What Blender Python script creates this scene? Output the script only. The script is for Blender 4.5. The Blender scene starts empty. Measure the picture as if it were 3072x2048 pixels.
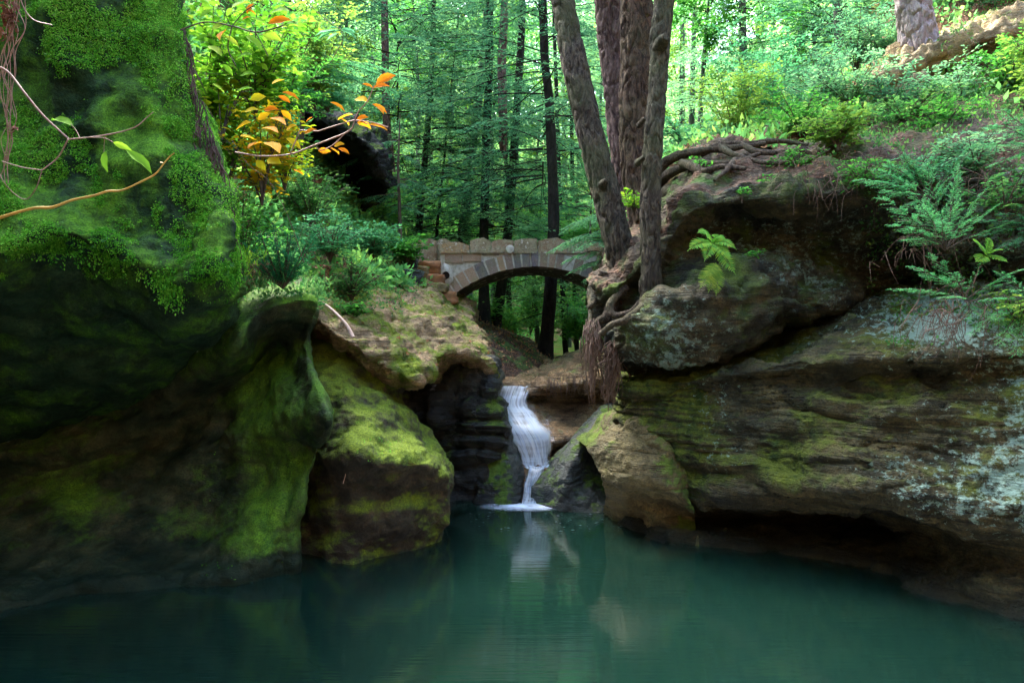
SUN_AZ, EXPOSURE, HAZE, HZT = -35, 4.2, 0, 62
import bpy, math, random
import numpy as np
from mathutils import Vector
R = np.random.RandomState
pi = math.pi
F = 24/36*1024.0
CZ = 2.5
S = bpy.context.scene
COL = S.collection

def P(px, py, Y):
    return np.array([(px-512)/F*Y, Y, CZ+(341-py)/F*Y])

# ------------------------------------------------------------ noise
_rs = R(7)
_perm = _rs.permutation(256); _perm = np.concatenate([_perm, _perm, _perm])
_g = _rs.normal(size=(256, 3)); _g /= np.linalg.norm(_g, axis=1)[:, None]
def noise(p):
    p = np.asarray(p, float); i = np.floor(p).astype(int); f = p-i
    u = f*f*f*(f*(f*6-15)+10); i &= 255
    out = 0
    for a in (0, 1):
        for b in (0, 1):
            for c in (0, 1):
                h = _perm[_perm[_perm[(i[..., 0]+a) & 255]+((i[..., 1]+b) & 255)]+((i[..., 2]+c) & 255)] & 255
                g = _g[h]
                d = f-np.array([a, b, c])
                w = (u[..., 0] if a else 1-u[..., 0])*(u[..., 1] if b else 1-u[..., 1])*(u[..., 2] if c else 1-u[..., 2])
                out = out+w*np.sum(g*d, -1)
    return out*1.6
def fbm(p, oct=4, lac=2.03, gain=.5):
    p = np.asarray(p, float); s = 0; a = 1
    for k in range(oct):
        s = s+a*noise(p+k*17.3); p = p*lac; a *= gain
    return s
def sst(a, b, x):
    t = np.clip((x-a)/(b-a), 0, 1); return t*t*(3-2*t)

# ------------------------------------------------------------ objects
def mesh(name, V, faces, mat, smooth=True, uv=None):
    """faces: list of int arrays (n,k)"""
    V = np.asarray(V, float)
    if isinstance(faces, np.ndarray): faces = [faces]
    faces = [np.asarray(f, int) for f in faces if len(f)]
    me = bpy.data.meshes.new(name)
    me.vertices.add(len(V)); me.vertices.foreach_set('co', V.ravel())
    loops = np.concatenate([f.ravel() for f in faces]); tot = np.concatenate([np.full(len(f), f.shape[1]) for f in faces])
    start = np.concatenate([[0], np.cumsum(tot)[:-1]])
    me.loops.add(len(loops)); me.loops.foreach_set('vertex_index', loops.astype(np.int32))
    me.polygons.add(len(tot)); me.polygons.foreach_set('loop_start', start.astype(np.int32))
    try: me.polygons.foreach_set('loop_total', tot.astype(np.int32))
    except Exception: pass
    me.polygons.foreach_set('use_smooth', np.full(len(tot), smooth))
    if uv is not None:
        l = me.uv_layers.new(name='UVMap'); l.data.foreach_set('uv', np.asarray(uv)[loops].ravel())
    me.update(calc_edges=True)
    if mat is not None: me.materials.append(mat)
    return me
def obj(name, me, parent=None, loc=(0, 0, 0), rz=0, sc=1):
    o = bpy.data.objects.new(name, me); COL.objects.link(o)
    o.location = loc; o.rotation_euler = (0, 0, rz); o.scale = (sc, sc, sc)
    if parent is not None: o.parent = parent
    return o
def tag(o, label=None, cat=None, group=None, kind=None):
    if label: o['label'] = label
    if cat: o['category'] = cat
    if group: o['group'] = group
    if kind: o['kind'] = kind
    return o
def thing(name, label, cat, loc=(0, 0, 0), rz=0, group=None):
    return tag(obj(name, None, None, loc, rz), label, cat, group)
def dup(root, loc, rz, sc=1, label=None, group=None):
    r = root.copy(); COL.objects.link(r); r.location = loc; r.rotation_euler = (0, 0, rz); r.scale = (sc,)*3
    if label: r['label'] = label
    if group: r['group'] = group
    for ch in list(root.children):
        c = ch.copy(); COL.objects.link(c); c.parent = r
        for g in ch.children:
            d = g.copy(); COL.objects.link(d); d.parent = c
    return r

# ------------------------------------------------------------ materials
class NT:
    def __init__(s, name):
        s.m = bpy.data.materials.new(name); s.m.use_nodes = True; s.t = s.m.node_tree; s.t.nodes.clear()
        s.out = s.n('ShaderNodeOutputMaterial')
        s.co = s.n('ShaderNodeTexCoord'); s.geo = s.n('ShaderNodeNewGeometry')
        s.P = s.co.outputs['Object']
    def n(s, t, **k):
        x = s.t.nodes.new(t)
        for a, b in k.items(): setattr(x, a, b)
        return x
    def l(s, a, b): s.t.links.new(a, b)
    def setin(s, sock, v):
        if hasattr(v, 'is_output'): s.l(v, sock)
        elif isinstance(v, (tuple, list)) and len(v) == 3 and sock.type == 'RGBA': sock.default_value = (*v, 1)
        else: sock.default_value = v
    def math(s, op, a, b=0, c=0, clamp=False):
        x = s.n('ShaderNodeMath', operation=op); x.use_clamp = clamp
        for i, v in enumerate((a, b, c)): s.setin(x.inputs[i], v)
        return x.outputs[0]
    def vec(s, sc, off=(0, 0, 0), src=None):
        x = s.n('ShaderNodeMapping'); s.l(src or s.P, x.inputs[0]); x.inputs['Scale'].default_value = sc; x.inputs['Location'].default_value = off
        return x.outputs[0]
    def noise(s, scale, detail=4, rough=.55, vec=None, dist=0):
        x = s.n('ShaderNodeTexNoise'); s.l(vec or s.P, x.inputs['Vector']); x.inputs['Scale'].default_value = scale
        x.inputs['Detail'].default_value = detail; x.inputs['Roughness'].default_value = rough; x.inputs['Distortion'].default_value = dist
        return x.outputs['Fac']
    def ramp(s, fac, *stops):
        x = s.n('ShaderNodeValToRGB'); s.setin(x.inputs[0], fac); e = x.color_ramp.elements
        while len(e) < len(stops): e.new(.5)
        for i, (p, c) in enumerate(stops):
            e[i].position = p; e[i].color = (c, c, c, 1) if not isinstance(c, (tuple, list)) else (*c, 1)
        return x.outputs[0]
    def mr(s, v, a, b, c=0., d=1.):
        x = s.n('ShaderNodeMapRange'); s.setin(x.inputs[0], v)
        for i, q in enumerate((a, b, c, d)): x.inputs[i+1].default_value = q
        return x.outputs[0]
    def mix(s, f, a, b, blend='MIX'):
        x = s.n('ShaderNodeMix', data_type='RGBA', blend_type=blend); s.setin(x.inputs[0], f); s.setin(x.inputs[6], a); s.setin(x.inputs[7], b)
        return x.outputs[2]
    def bump(s, h, st=.5, d=.05, nrm=None):
        x = s.n('ShaderNodeBump'); s.l(h, x.inputs['Height']); x.inputs['Strength'].default_value = st; x.inputs['Distance'].default_value = d
        if nrm: s.l(nrm, x.inputs['Normal'])
        return x.outputs[0]
    def bsdf(s, col, rough=.8, nrm=None, **k):
        x = s.n('ShaderNodeBsdfPrincipled'); s.setin(x.inputs['Base Color'], col); s.setin(x.inputs['Roughness'], rough)
        if nrm: s.l(nrm, x.inputs['Normal'])
        for a, b in k.items(): s.setin(x.inputs[a.replace('_', ' ')], b)
        return x.outputs[0]
    def done(s, sh): s.l(sh, s.out.inputs[0]); return s.m

def rock_mat(name, cA, cB, cD, moss=(.05, .11, .012), moss2=(.12, .19, .02), m_amt=.5, m_up=.5, m_sc=1.6, lich=0., lichc=(.34, .5, .42), stain=.5, rough=.75, strata=14, bump=.7, seed=0., lich_sc=6, lich_dir=None, lich_off=0., pits=1., low_z=0, moss_shade_x=None, msoft=0., spec=.3, beds=1.):
    t = NT(name); off = (seed, seed*1.7, seed*.6)
    warp = t.noise(1.1, 3, vec=t.vec((1, 1, 1), off))
    v = t.vec((.35, .35, 2.2) if beds > .5 else (.9, .9, 1.3), off)
    st = t.noise(strata*.35, 6, .6, vec=v, dist=.6)
    n1 = t.noise(1.7, 6, .6, vec=t.vec((1, 1, 1.4), off)); n2 = t.noise(9, 5, .65, vec=t.vec((1, 1, 1.5), off)); n3 = t.noise(45, 4, .6)
    base = t.mix(t.mr(st, .35, .65), cA, cB)
    base = t.mix(t.mr(n2, .45, .75, 0, .6), base, t.mix(.5, cB, (cB[0]*1.4, cB[1]*1.15, cB[2]*.8)))
    base = t.mix(t.math('MULTIPLY', t.mr(n1, .42, .62), stain), base, cD)
    base = t.mix(t.mr(n3, .45, .7, 0, .75), base, cD)
    bed = t.noise(1, 5, .55, vec=t.vec((.22, .22, strata*.42), off), dist=.12); bl = t.math('ABSOLUTE', t.math('SUBTRACT', bed, .5)); line = t.mr(bl, .0, .028, 1, 0)
    line = t.math('MULTIPLY', line, beds); line = t.math('MULTIPLY', line, t.mr(t.noise(2.3, 3, .5), .4, .6))
    vo = t.n('ShaderNodeTexVoronoi'); t.l(t.vec((1, 1, 1.3), off), vo.inputs['Vector']); vo.inputs['Scale'].default_value = 13; vo.inputs['Randomness'].default_value = 1
    pit = t.math('MULTIPLY', t.mr(vo.outputs['Distance'], .12, .34, 1, 0), t.mr(t.noise(1.4, 4, .6, vec=t.vec((1, 1, 1), (off[0]+7, 3, off[2]))), .5, .62)); pit = t.math('MULTIPLY', pit, pits)
    base = t.mix(t.math('MULTIPLY', line, .8), base, cD); base = t.mix(t.math('MULTIPLY', pit, .9), base, cD)
    n4 = t.noise(3.6, 6, .7, vec=t.vec((1, 1, 1.6), (off[0]+2, off[1], off[2]))); g4 = t.mr(n4, .32, .68, .45, 1.5)
    cg = t.n('ShaderNodeCombineXYZ'); [t.l(g4, cg.inputs[i]) for i in range(3)]; base = t.mix(1., base, cg.outputs[0], 'MULTIPLY')
    sep = t.n('ShaderNodeSeparateXYZ'); t.l(t.geo.outputs['Normal'], sep.inputs[0])
    up = t.math('MULTIPLY', sep.outputs[2], m_up)
    mn = t.noise(m_sc, 6, .62, vec=t.vec((1, 1, .8), (off[0]+5, off[1], off[2])))
    mf = t.math('ADD', t.math('ADD', t.mr(mn, .3, .7, -1, 1), up), (m_amt-.5)*2)
    mf = t.math('ADD', mf, t.mr(n2, .3, .7, -.3, .3))
    if moss_shade_x: sx_ = t.n('ShaderNodeSeparateXYZ'); t.l(t.P, sx_.inputs[0]); mf = t.math('ADD', mf, t.mr(sx_.outputs[0], moss_shade_x[0], moss_shade_x[1], *(moss_shade_x[2:] or (-1.1, .1))))  # moss ramp along X, puts shade of the walls into their colour
    if low_z: sw = t.n('ShaderNodeSeparateXYZ'); t.l(t.P, sw.inputs[0]); mf = t.math('ADD', mf, t.mr(sw.outputs[2], .08, low_z, -1.6, 0)); base = t.mix(t.mr(sw.outputs[2], .06, .28, .75, 0), base, cD)  # less moss and darker base towards the foot of the rock
    mfac = t.mr(mf, -.1-msoft*.4, .35+msoft)
    mn2 = t.noise(7, 5, .7, vec=t.vec((1, 1, .5), off)); mn3 = t.noise(60, 3, .7)
    mc = t.mix(t.mr(t.math('ADD', mn2, t.math('MULTIPLY', up, .15)), .38, .62), moss, moss2)
    mn4 = t.noise(170, 2, .7); mc = t.mix(t.mr(mn4, .42, .62, .0, .75), mc, (moss2[0]*1.25, moss2[1]*1.15, moss2[2]*1.3)) if beds < .5 else mc
    mc = t.mix(t.mr(mn3, .4, .7, 0, .6 if beds > .5 else .85), mc, (moss[0]*.45, moss[1]*.45, moss[2]*.5))
    col = t.mix(mfac, base, mc)
    if lich > 0:
        ln = t.noise(lich_sc, 6, .78, vec=t.vec((1, 1, 1.3), (off[0]+11, 0, off[2]))); lb = t.noise(.55, 2, .5, vec=t.vec((1, 1, 1), (off[0]+3, 2, 1)))
        lf = t.math('ADD', ln, t.mr(lb, .35, .65, -.12+lich_off, .1+lich_off))
        if lich_dir:
            sp = t.n('ShaderNodeSeparateXYZ'); t.l(t.P, sp.inputs[0])
            lf = t.math('ADD', lf, t.mr(sp.outputs[0], lich_dir[0], lich_dir[1], -.16, .05))
        sz = t.n('ShaderNodeSeparateXYZ'); t.l(t.P, sz.inputs[0]); lf = t.math('ADD', lf, t.mr(sz.outputs[2], .25, 1.0, -.3, 0))
        col = t.mix(t.math('MULTIPLY', t.mr(lf, .52, .6), lich), col, t.mix(n3, lichc, (lichc[0]*.6, lichc[1]*.65, lichc[2]*.6)))
    h = t.math('ADD', t.math('MULTIPLY', st, 1.1), t.math('MULTIPLY', n2, .8))
    h = t.math('ADD', h, t.math('MULTIPLY', n3, .4)); h = t.math('SUBTRACT', h, t.math('MULTIPLY', line, .5)); h = t.math('SUBTRACT', h, t.math('MULTIPLY', pit, .6)); h = t.math('ADD', h, t.math('MULTIPLY', n4, 1.2)); h = t.math('ADD', h, t.math('MULTIPLY', t.math('MULTIPLY', mfac, t.noise(38, 6, .8)), .5 if beds > .5 else 1.1))
    nb = t.bump(h, bump, .09)
    return t.done(t.bsdf(col, t.mr(mfac, 0, 1, rough, .95), nb, Specular_IOR_Level=spec))

def leaf_mat(name, cols, trans=.4, rough=.75, spec=.05, nscale=.6, trc=1.3):
    t = NT(name); r = t.geo.outputs['Random Per Island']; k = len(cols)
    n = t.noise(nscale, 3)
    f = t.math('ADD', t.math('MULTIPLY', r, .72), t.mr(n, .3, .7, -.05, .35), clamp=True)
    c = t.ramp(f, *[(i/(k-1), cc) for i, cc in enumerate(cols)])
    a = t.bsdf(c, rough, Specular_IOR_Level=spec)
    tr = t.n('ShaderNodeBsdfTranslucent'); t.l(t.mix(1., c, (trc*.95, trc*1.05, trc*.85), 'MULTIPLY'), tr.inputs[0])
    m = t.n('ShaderNodeMixShader'); m.inputs[0].default_value = trans; t.l(a, m.inputs[1]); t.l(tr.outputs[0], m.inputs[2])
    return t.done(m.outputs[0])

def bark_mat(name, cA, cB, cD, algae=.3, alg=(.1, .14, .04), sc=1., bump=.9, zs=.38):
    t = NT(name)
    v = t.vec((1, 1, zs)); a = t.noise(18*sc, 6, .65, vec=v, dist=1.2); b = t.noise(3*sc, 4, .5); c = t.noise(60*sc, 4, .7, vec=t.vec((1, 1, .4)))
    col = t.mix(t.mr(a, .38, .62), cD, t.mix(t.mr(b, .35, .65), cA, cB))
    col = t.mix(t.math('MULTIPLY', t.mr(t.noise(1.2*sc, 5, .6), .45, .6), algae), col, alg)
    col = t.mix(t.mr(c, .4, .75, 0, .5), col, cD)
    h = t.math('ADD', a, t.math('MULTIPLY', c, .3))
    return t.done(t.bsdf(col, .9, t.bump(h, bump, .09), Specular_IOR_Level=.2))

def plain_mat(name, cA, cB, sc=10, rough=.8, bump=.3):
    t = NT(name); n = t.noise(sc, 5, .6)
    return t.done(t.bsdf(t.mix(t.mr(n, .35, .65), cA, cB), rough, t.bump(n, bump, .02), Specular_IOR_Level=.3))

# ------------------------------------------------------------ patches
def _cr(A, n):
    """Catmull-Rom along axis 0, n samples per span; A (k,...)"""
    k = len(A); E = np.concatenate([[2*A[0]-A[1]], A, [2*A[-1]-A[-2]]])
    out = []
    for i in range(k-1):
        p0, p1, p2, p3 = E[i], E[i+1], E[i+2], E[i+3]
        for j in range(n):
            t = j/n
            out.append(.5*((2*p1)+(-p0+p2)*t+(2*p0-5*p1+4*p2-p3)*t*t+(-p0+3*p1-3*p2+p3)*t**3))
    out.append(A[-1])
    return np.array(out)
def grid_faces(r, c):
    i = np.arange((r-1)*c).reshape(r-1, c)[:, :-1].ravel()
    return np.stack([i, i+1, i+c+1, i+c], 1)
def gnormals(G):
    du = np.gradient(G, axis=1); dv = np.gradient(G, axis=0)
    N = np.cross(du, dv); N /= np.linalg.norm(N, axis=2)[..., None]+1e-9
    return N
class Patch: pass
def patch(rows, nr=20, nc=20, under=None, amp=(.12, .05), strata=(.05, 5.), fine=.012, crack=.03, seed=0., flip=None, back=None, extl=None, extr=None):
    A = np.array([[P(*q) for q in r] for r in rows])
    if extl: A = np.concatenate([A[:, :1]+np.array(extl), A], 1)
    if extr: A = np.concatenate([A, A[:, -1:]+np.array(extr)], 1)
    if under is not None:
        u = A[-1].copy(); u[:, 2] = under; A = np.concatenate([A, [u]])
    if back is not None:   # carry the first row away backwards so that the rock has a body
        u = A[0].copy(); u += np.array(back); A = np.concatenate([[u], A])
    G = _cr(A, nr); G = np.swapaxes(_cr(np.swapaxes(G, 0, 1), nc), 0, 1)
    N = gnormals(G)
    cam = np.array([0, 0, CZ])
    if np.sum(N*(cam-G)) < 0: N = -N; fl = True
    else: fl = False
    Q = G+seed
    d = amp[0]*fbm(Q*.9, 3)+amp[1]*fbm(Q*3.1+5, 4)
    w = .5*fbm(Q*np.array([.5, .5, .5]), 3)+.12*Q[..., 0]
    tt = G[..., 2]*strata[1]+w*2; f = tt-np.floor(tt); am = .5+.9*noise(np.stack([np.floor(tt)*3.7, Q[..., 0]*.5, Q[..., 1]*.5], -1))
    d = d+strata[0]*am*(1-np.abs(2*f-1)**1.5)*1.2
    tt = G[..., 2]*strata[1]*3.3+w*4; f = tt-np.floor(tt)
    d = d+strata[0]*.3*(1-np.abs(2*f-1)**2)*(.5+noise(Q*np.array([1, 1, 3])))
    d = d+fine*1.6*fbm(Q*8, 4)
    cr = 1-np.clip(np.abs(fbm(Q*np.array([.9, .9, 2.2])+31, 3))*9, 0, 1); d = d-crack*cr*(noise(Q*.6+9) > -.1)
    r = Patch(); r.G = G+N*d[..., None]; r.N = gnormals(r.G)*(-1 if fl else 1); r.fl = fl
    return r
def patch_obj(name, pt, mat, label, cat=None, kind=None, parent=None, origin=False):
    r, c = pt.G.shape[:2]; f = grid_faces(r, c)
    if not pt.fl: f = f
    else: f = f[:, ::-1]
    V = pt.G.reshape(-1, 3); o = np.zeros(3)
    if origin: o = V.mean(0); V = V-o
    ob = obj(name, mesh(name, V, f, mat), parent, tuple(o))
    if not parent: tag(ob, label, cat, None, kind)
    return ob
def sample(pt, n, rng, mask=None, tries=6):
    """n random points and normals on a patch; mask(P,N)->0..1 keeps"""
    G, N = pt.G, pt.N; r, c = G.shape[:2]
    a = np.linalg.norm(np.cross(G[1:, :-1]-G[:-1, :-1], G[:-1, 1:]-G[:-1, :-1]), axis=2).ravel()
    Ps, Ns, tot = [], [], 0
    for _ in range(tries):
        i = rng.choice(len(a), n, p=a/a.sum()); u, v = rng.rand(n, 1), rng.rand(n, 1); y, x = i//(c-1), i % (c-1)
        Q = G[y, x]*(1-u)*(1-v)+G[y, x+1]*(u)*(1-v)+G[y+1, x]*(1-u)*v+G[y+1, x+1]*u*v; M = N[y, x]
        if mask is not None:
            k = rng.rand(n) < mask(Q, M); Q, M = Q[k], M[k]
        Ps.append(Q); Ns.append(M); tot += len(Q)
        if tot >= n: break
    return np.concatenate(Ps)[:n], np.concatenate(Ns)[:n]
def pix(Q):
    return 512+Q[..., 0]/Q[..., 1]*F, 341-(Q[..., 2]-CZ)/Q[..., 1]*F

# ------------------------------------------------------------ leaves and tubes
T_SMALL = (np.array([[0, 0, 0], [.45, .5, .06], [1, 0, 0], [.45, -.5, .06]], float), np.array([[0, 2, 1], [0, 3, 2]]))
_b = [(0, 0, 0)]+[(x, w, .05+.06*w) for x, w in ((.18, .3), (.42, .5), (.7, .36))]+[(1, 0, -.12)]+[(x, -w, .05+.06*w) for x, w in ((.7, .36), (.42, .5), (.18, .3))]+[(.3, 0, 0), (.65, 0, -.03)]
T_BROAD = (np.array(_b, float), np.array([[0, 8, 1], [8, 2, 1], [8, 9, 2], [9, 3, 2], [9, 4, 3], [0, 7, 8], [8, 7, 6], [8, 6, 9], [9, 6, 5], [9, 5, 4]]))
def nrm(v): return v/(np.linalg.norm(v, axis=-1)[..., None]+1e-9)
def leaves(Q, D, Nn, L, W, T=T_SMALL):
    Q, D, Nn = np.asarray(Q), nrm(np.asarray(D)), np.asarray(Nn)
    Sd = nrm(np.cross(Nn, D)); U = np.cross(D, Sd); n = len(Q)
    L = np.broadcast_to(L, n)[:, None, None]; W = np.broadcast_to(W, n)[:, None, None]
    t = T[0][None]
    V = Q[:, None]+D[:, None]*t[..., 0:1]*L+Sd[:, None]*t[..., 1:2]*W+U[:, None]*t[..., 2:3]*L
    f = (T[1][None]+(np.arange(n)*len(T[0]))[:, None, None]).reshape(-1, 3)
    return V.reshape(-1, 3), f
class Buf:
    def __init__(s): s.V, s.F, s.n = [], {}, 0
    def add(s, V, f):
        if len(V) == 0: return
        f = np.asarray(f); s.F.setdefault(f.shape[1], []).append(f+s.n); s.V.append(np.asarray(V)); s.n += len(V)
    def lv(s, *a, **k): s.add(*leaves(*a, **k))
    def tube(s, pts, rad, seg=6, cap=True, rough=0., rfun=None):
        pts = np.asarray(pts, float); n = len(pts); rad = np.broadcast_to(rad, n)
        T = nrm(np.gradient(pts, axis=0)); a = np.array([0, 0, 1.]) if abs(T[0][2]) < .9 else np.array([1., 0, 0])
        U = np.zeros_like(pts); u = a-T[0]*a.dot(T[0]); u /= np.linalg.norm(u); U[0] = u
        for i in range(1, n):
            u = U[i-1]-T[i]*U[i-1].dot(T[i]); U[i] = u/(np.linalg.norm(u)+1e-9)
        W = np.cross(T, U); th = np.linspace(0, 2*pi, seg, endpoint=False)
        dirs = U[:, None]*np.cos(th)[None, :, None]+W[:, None]*np.sin(th)[None, :, None]
        rr = np.broadcast_to(rad[:, None], (n, seg)).copy()
        if rfun is not None: rr = rr*rfun(pts, th, rad)
        if rough: rr = rr*(1+rough*fbm((pts[:, None]+dirs*rad[:, None, None])*9, 3))
        V = pts[:, None]+dirs*rr[..., None]
        i = np.arange(n-1)[:, None]*seg; j = np.arange(seg)[None]; k = (j+1) % seg
        f = np.stack([i+j, i+k, i+seg+k, i+seg+j], -1).reshape(-1, 4)
        s.add(V.reshape(-1, 3), f)
        if cap: s.add(np.concatenate([V[0], V[-1]]), np.array([list(range(seg))[::-1], list(range(seg, 2*seg))]))
    def box(s, c, h, R3=None, jit=0, rng=None):
        v = np.array([[x, y, z] for x in (-1, 1) for y in (-1, 1) for z in (-1, 1)], float)*np.array(h)
        if jit: v += rng.uniform(-jit, jit, v.shape)
        if R3 is not None: v = v@np.array(R3)
        s.add(v+np.array(c), np.array([[0, 1, 3, 2], [4, 6, 7, 5], [0, 4, 5, 1], [2, 3, 7, 6], [0, 2, 6, 4], [1, 5, 7, 3]]))
    def mesh(s, name, mat, origin=(0, 0, 0), smooth=True):
        return mesh(name, np.concatenate(s.V)-np.array(origin), [np.concatenate(v) for v in s.F.values()], mat, smooth)
def spline(pts, n=8):
    return _cr(np.array(pts, float), n)
# ------------------------------------------------------------ rock materials
M = {}
M['mossrock'] = rock_mat('moss_rock', (.030, .060, .022), (.014, .038, .016), (.004, .018, .010), moss=(.016, .085, .012), moss2=(.13, .32, .02), m_amt=.58, m_up=.5, m_sc=1.5, stain=.6, beds=0., spec=.12, msoft=.4, pits=.3, bump=.6)
M['wetrock'] = rock_mat('wet_rock', (.075, .075, .034), (.026, .045, .022), (.006, .016, .010), moss=(.018, .09, .016), moss2=(.14, .30, .022), m_amt=.47, m_up=.5, m_sc=.9, stain=.8, seed=3, rough=.6, moss_shade_x=(-7.5, -2.2, -.7, .15), beds=0., spec=.12, low_z=.3, msoft=.5, pits=.25, bump=.5)  # moss thins to the left, painting in the shade of the hollow
M['snout'] = rock_mat('snout_rock', (.085, .06, .03), (.04, .036, .022), (.012, .015, .012), moss=(.03, .07, .01), moss2=(.19, .27, .02), m_amt=.44, m_up=1.0, m_sc=1.3, stain=.6, seed=8, beds=0., msoft=.35, pits=.3, bump=.6)
M['slope'] = rock_mat('tan_rock', (.46, .30, .16), (.30, .21, .11), (.09, .065, .035), moss=(.08, .15, .012), moss2=(.24, .32, .02), m_amt=.47, m_up=.25, msoft=.25, m_sc=2.2, stain=.35, seed=12, strata=26, bump=1.)
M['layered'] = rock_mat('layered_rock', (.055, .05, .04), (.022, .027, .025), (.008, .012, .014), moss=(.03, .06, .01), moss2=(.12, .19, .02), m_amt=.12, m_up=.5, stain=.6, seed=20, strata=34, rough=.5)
M['fallrock'] = rock_mat('fall_rock', (.34, .21, .10), (.17, .11, .055), (.05, .035, .025), moss=(.05, .09, .02), m_amt=.06, m_up=.3, stain=.5, seed=25, strata=40, rough=.22, pits=0.)
M['greyrock'] = rock_mat('grey_rock', (.075, .085, .08), (.04, .05, .048), (.016, .02, .02), moss=(.05, .11, .012), moss2=(.12, .2, .03), m_amt=.22, m_up=.6, stain=.5, seed=29, strata=16, rough=.45)
M['lichrock'] = rock_mat('lichen_rock', (.155, .125, .05), (.056, .054, .024), (.007, .012, .008), moss=(.03, .065, .01), moss2=(.16, .2, .02), m_amt=.36, m_up=.6, m_sc=1.1, stain=.75, seed=33, strata=22, lich=.95, bump=1., lich_dir=(2.0, 4.8), lich_off=-.01, lich_sc=10, msoft=.3, moss_shade_x=(1.8, 4.2, .55, -.15), low_z=1.1)  # more dark moss to the left: part growth, part painted shade
M['topblock'] = rock_mat('block_rock', (.12, .095, .042), (.044, .042, .021), (.007, .011, .008), moss=(.03, .06, .01), moss2=(.10, .15, .02), m_amt=.38, m_up=.4, m_sc=1.3, stain=.8, seed=41, strata=18, msoft=.3, lich=.5, bump=1., lich_sc=9, lich_off=-.05)
M['boulder'] = rock_mat('boulder_rock', (.19, .145, .06), (.11, .095, .042), (.045, .042, .022), moss=(.05, .09, .012), moss2=(.13, .19, .025), m_amt=.42, m_up=.6, m_sc=1., stain=.4, seed=47, strata=12)
M['outcrop'] = rock_mat('outcrop_rock', (.42, .28, .13), (.26, .2, .1), (.12, .1, .06), moss=(.12, .17, .03), moss2=(.2, .25, .05), m_amt=.3, m_up=.4, stain=.4, seed=51, strata=14)
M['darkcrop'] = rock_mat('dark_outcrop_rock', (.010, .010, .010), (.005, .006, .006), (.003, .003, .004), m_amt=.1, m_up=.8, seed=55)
# soil with leaf litter
def soil():
    t = NT('soil'); n1 = t.noise(1.3, 5, .6); n2 = t.noise(22, 5, .7)
    v = t.n('ShaderNodeTexVoronoi'); t.l(t.P, v.inputs['Vector']); v.inputs['Scale'].default_value = 16
    lf = t.ramp(v.outputs['Color'], (0, (.10, .05, .025)), (.45, (.19, .095, .05)), (.75, (.33, .19, .11)), (1, (.05, .035, .02)))
    c = t.mix(t.mr(n2, .35, .6), (.045, .028, .018), lf)
    g = t.mix(t.mr(t.noise(9, 5, .7), .35, .65), (.03, .09, .015), (.11, .2, .03))
    far = t.n('ShaderNodeSeparateXYZ'); t.l(t.P, far.inputs[0])
    c = t.mix(t.math('ADD', t.mr(n1, .42, .58, -.3, 1), t.mr(far.outputs[1], 17, 21, -.6, .4), clamp=True), c, g)
    return t.done(t.bsdf(c, .95, t.bump(t.math('ADD', n2, v.outputs['Distance']), .8, .04), Specular_IOR_Level=.1))
M['soil'] = soil()
def litter(bc=(.03, .02, .014), mo=0):
    t = NT('leaf_litter'); n2 = t.noise(22, 5, .7); n1 = t.noise(2.2, 5, .6)
    v = t.n('ShaderNodeTexVoronoi'); t.l(t.vec((1, 1, 1.5)), v.inputs['Vector']); v.inputs['Scale'].default_value = 20
    lf = t.ramp(v.outputs['Color'], (0, (.04, .02, .012)), (.45, (.075, .036, .02)), (.85, (.19, .10, .06)), (1, (.02, .014, .01)))
    c = t.mix(t.mr(n2, .35, .6), bc, lf)
    c = t.mix(t.mr(n1, .5-.03*mo, .62), c, (.04, .09, .015))
    if mo: c = t.mix(t.mr(t.noise(3.1, 5, .6), .45, .6), c, (.05, .038, .025))
    return t.done(t.bsdf(c, .9, t.bump(t.math('ADD', n2, v.outputs['Distance']), .8, .03), Specular_IOR_Level=.25))
M['litter'] = litter((.014, .010, .007))
M['litter2'] = litter((.065, .045, .03), 1)
M['darksoil'] = plain_mat('dark_soil', (.022, .016, .012), (.05, .035, .026), 9, .95, 1.)

# ------------------------------------------------------------ LEFT SIDE
L1 = patch([
 [(-230,-140,6.4),(0,-140,6.8),(60,-140,6.9),(110,-140,7.0),(150,-140,7.1),(170,-140,7.6),(150,-140,9.5)],
 [(-230,0,5.9),(0,0,6.2),(60,0,6.2),(110,0,6.3),(150,0,6.4),(178,0,6.9),(160,0,9.2)],
 [(-230,100,5.7),(0,100,6.1),(60,100,6.15),(115,100,6.1),(165,98,6.15),(198,95,6.6),(182,100,9)],
 [(-230,175,5.5),(0,175,5.9),(60,175,6.05),(120,180,6.0),(180,178,6.0),(222,170,6.4),(205,175,9)],
 [(-230,225,5.3),(0,225,5.65),(60,218,5.75),(120,228,5.8),(180,228,5.75),(229,228,6.1),(215,232,9)],
 [(-230,250,5.2),(0,246,5.5),(60,232,5.55),(120,248,5.6),(168,272,5.6),(232,258,5.8),(222,262,9)],
 [(-230,275,5.5),(0,268,5.75),(60,250,5.8),(120,268,5.85),(174,296,5.8),(231,288,6.0),(222,292,9)],
 [(-230,340,6.3),(0,335,6.5),(60,325,6.6),(120,325,6.6),(174,335,6.7),(229,312,6.9),(222,320,9)],
 [(-230,430,7.4),(0,425,7.6),(60,412,7.7),(120,395,7.8),(170,378,7.9),(222,345,8.1),(222,345,10)],
 [(-230,450,9),(0,440,9),(60,430,9),(120,410,9),(170,390,9),(222,360,9.2),(225,360,10.4)],
], 22, 24, amp=(.16, .06), strata=(.02, 2.), extl=(-1.5, -4, 0), seed=1., fine=.008, crack=.006, back=(-.5, 2.5, 1.2))
patch_obj('overhanging_cliff', L1, M['mossrock'], 'tall mossy cliff overhanging the pool at the upper left', 'cliff', 'structure')
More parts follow.
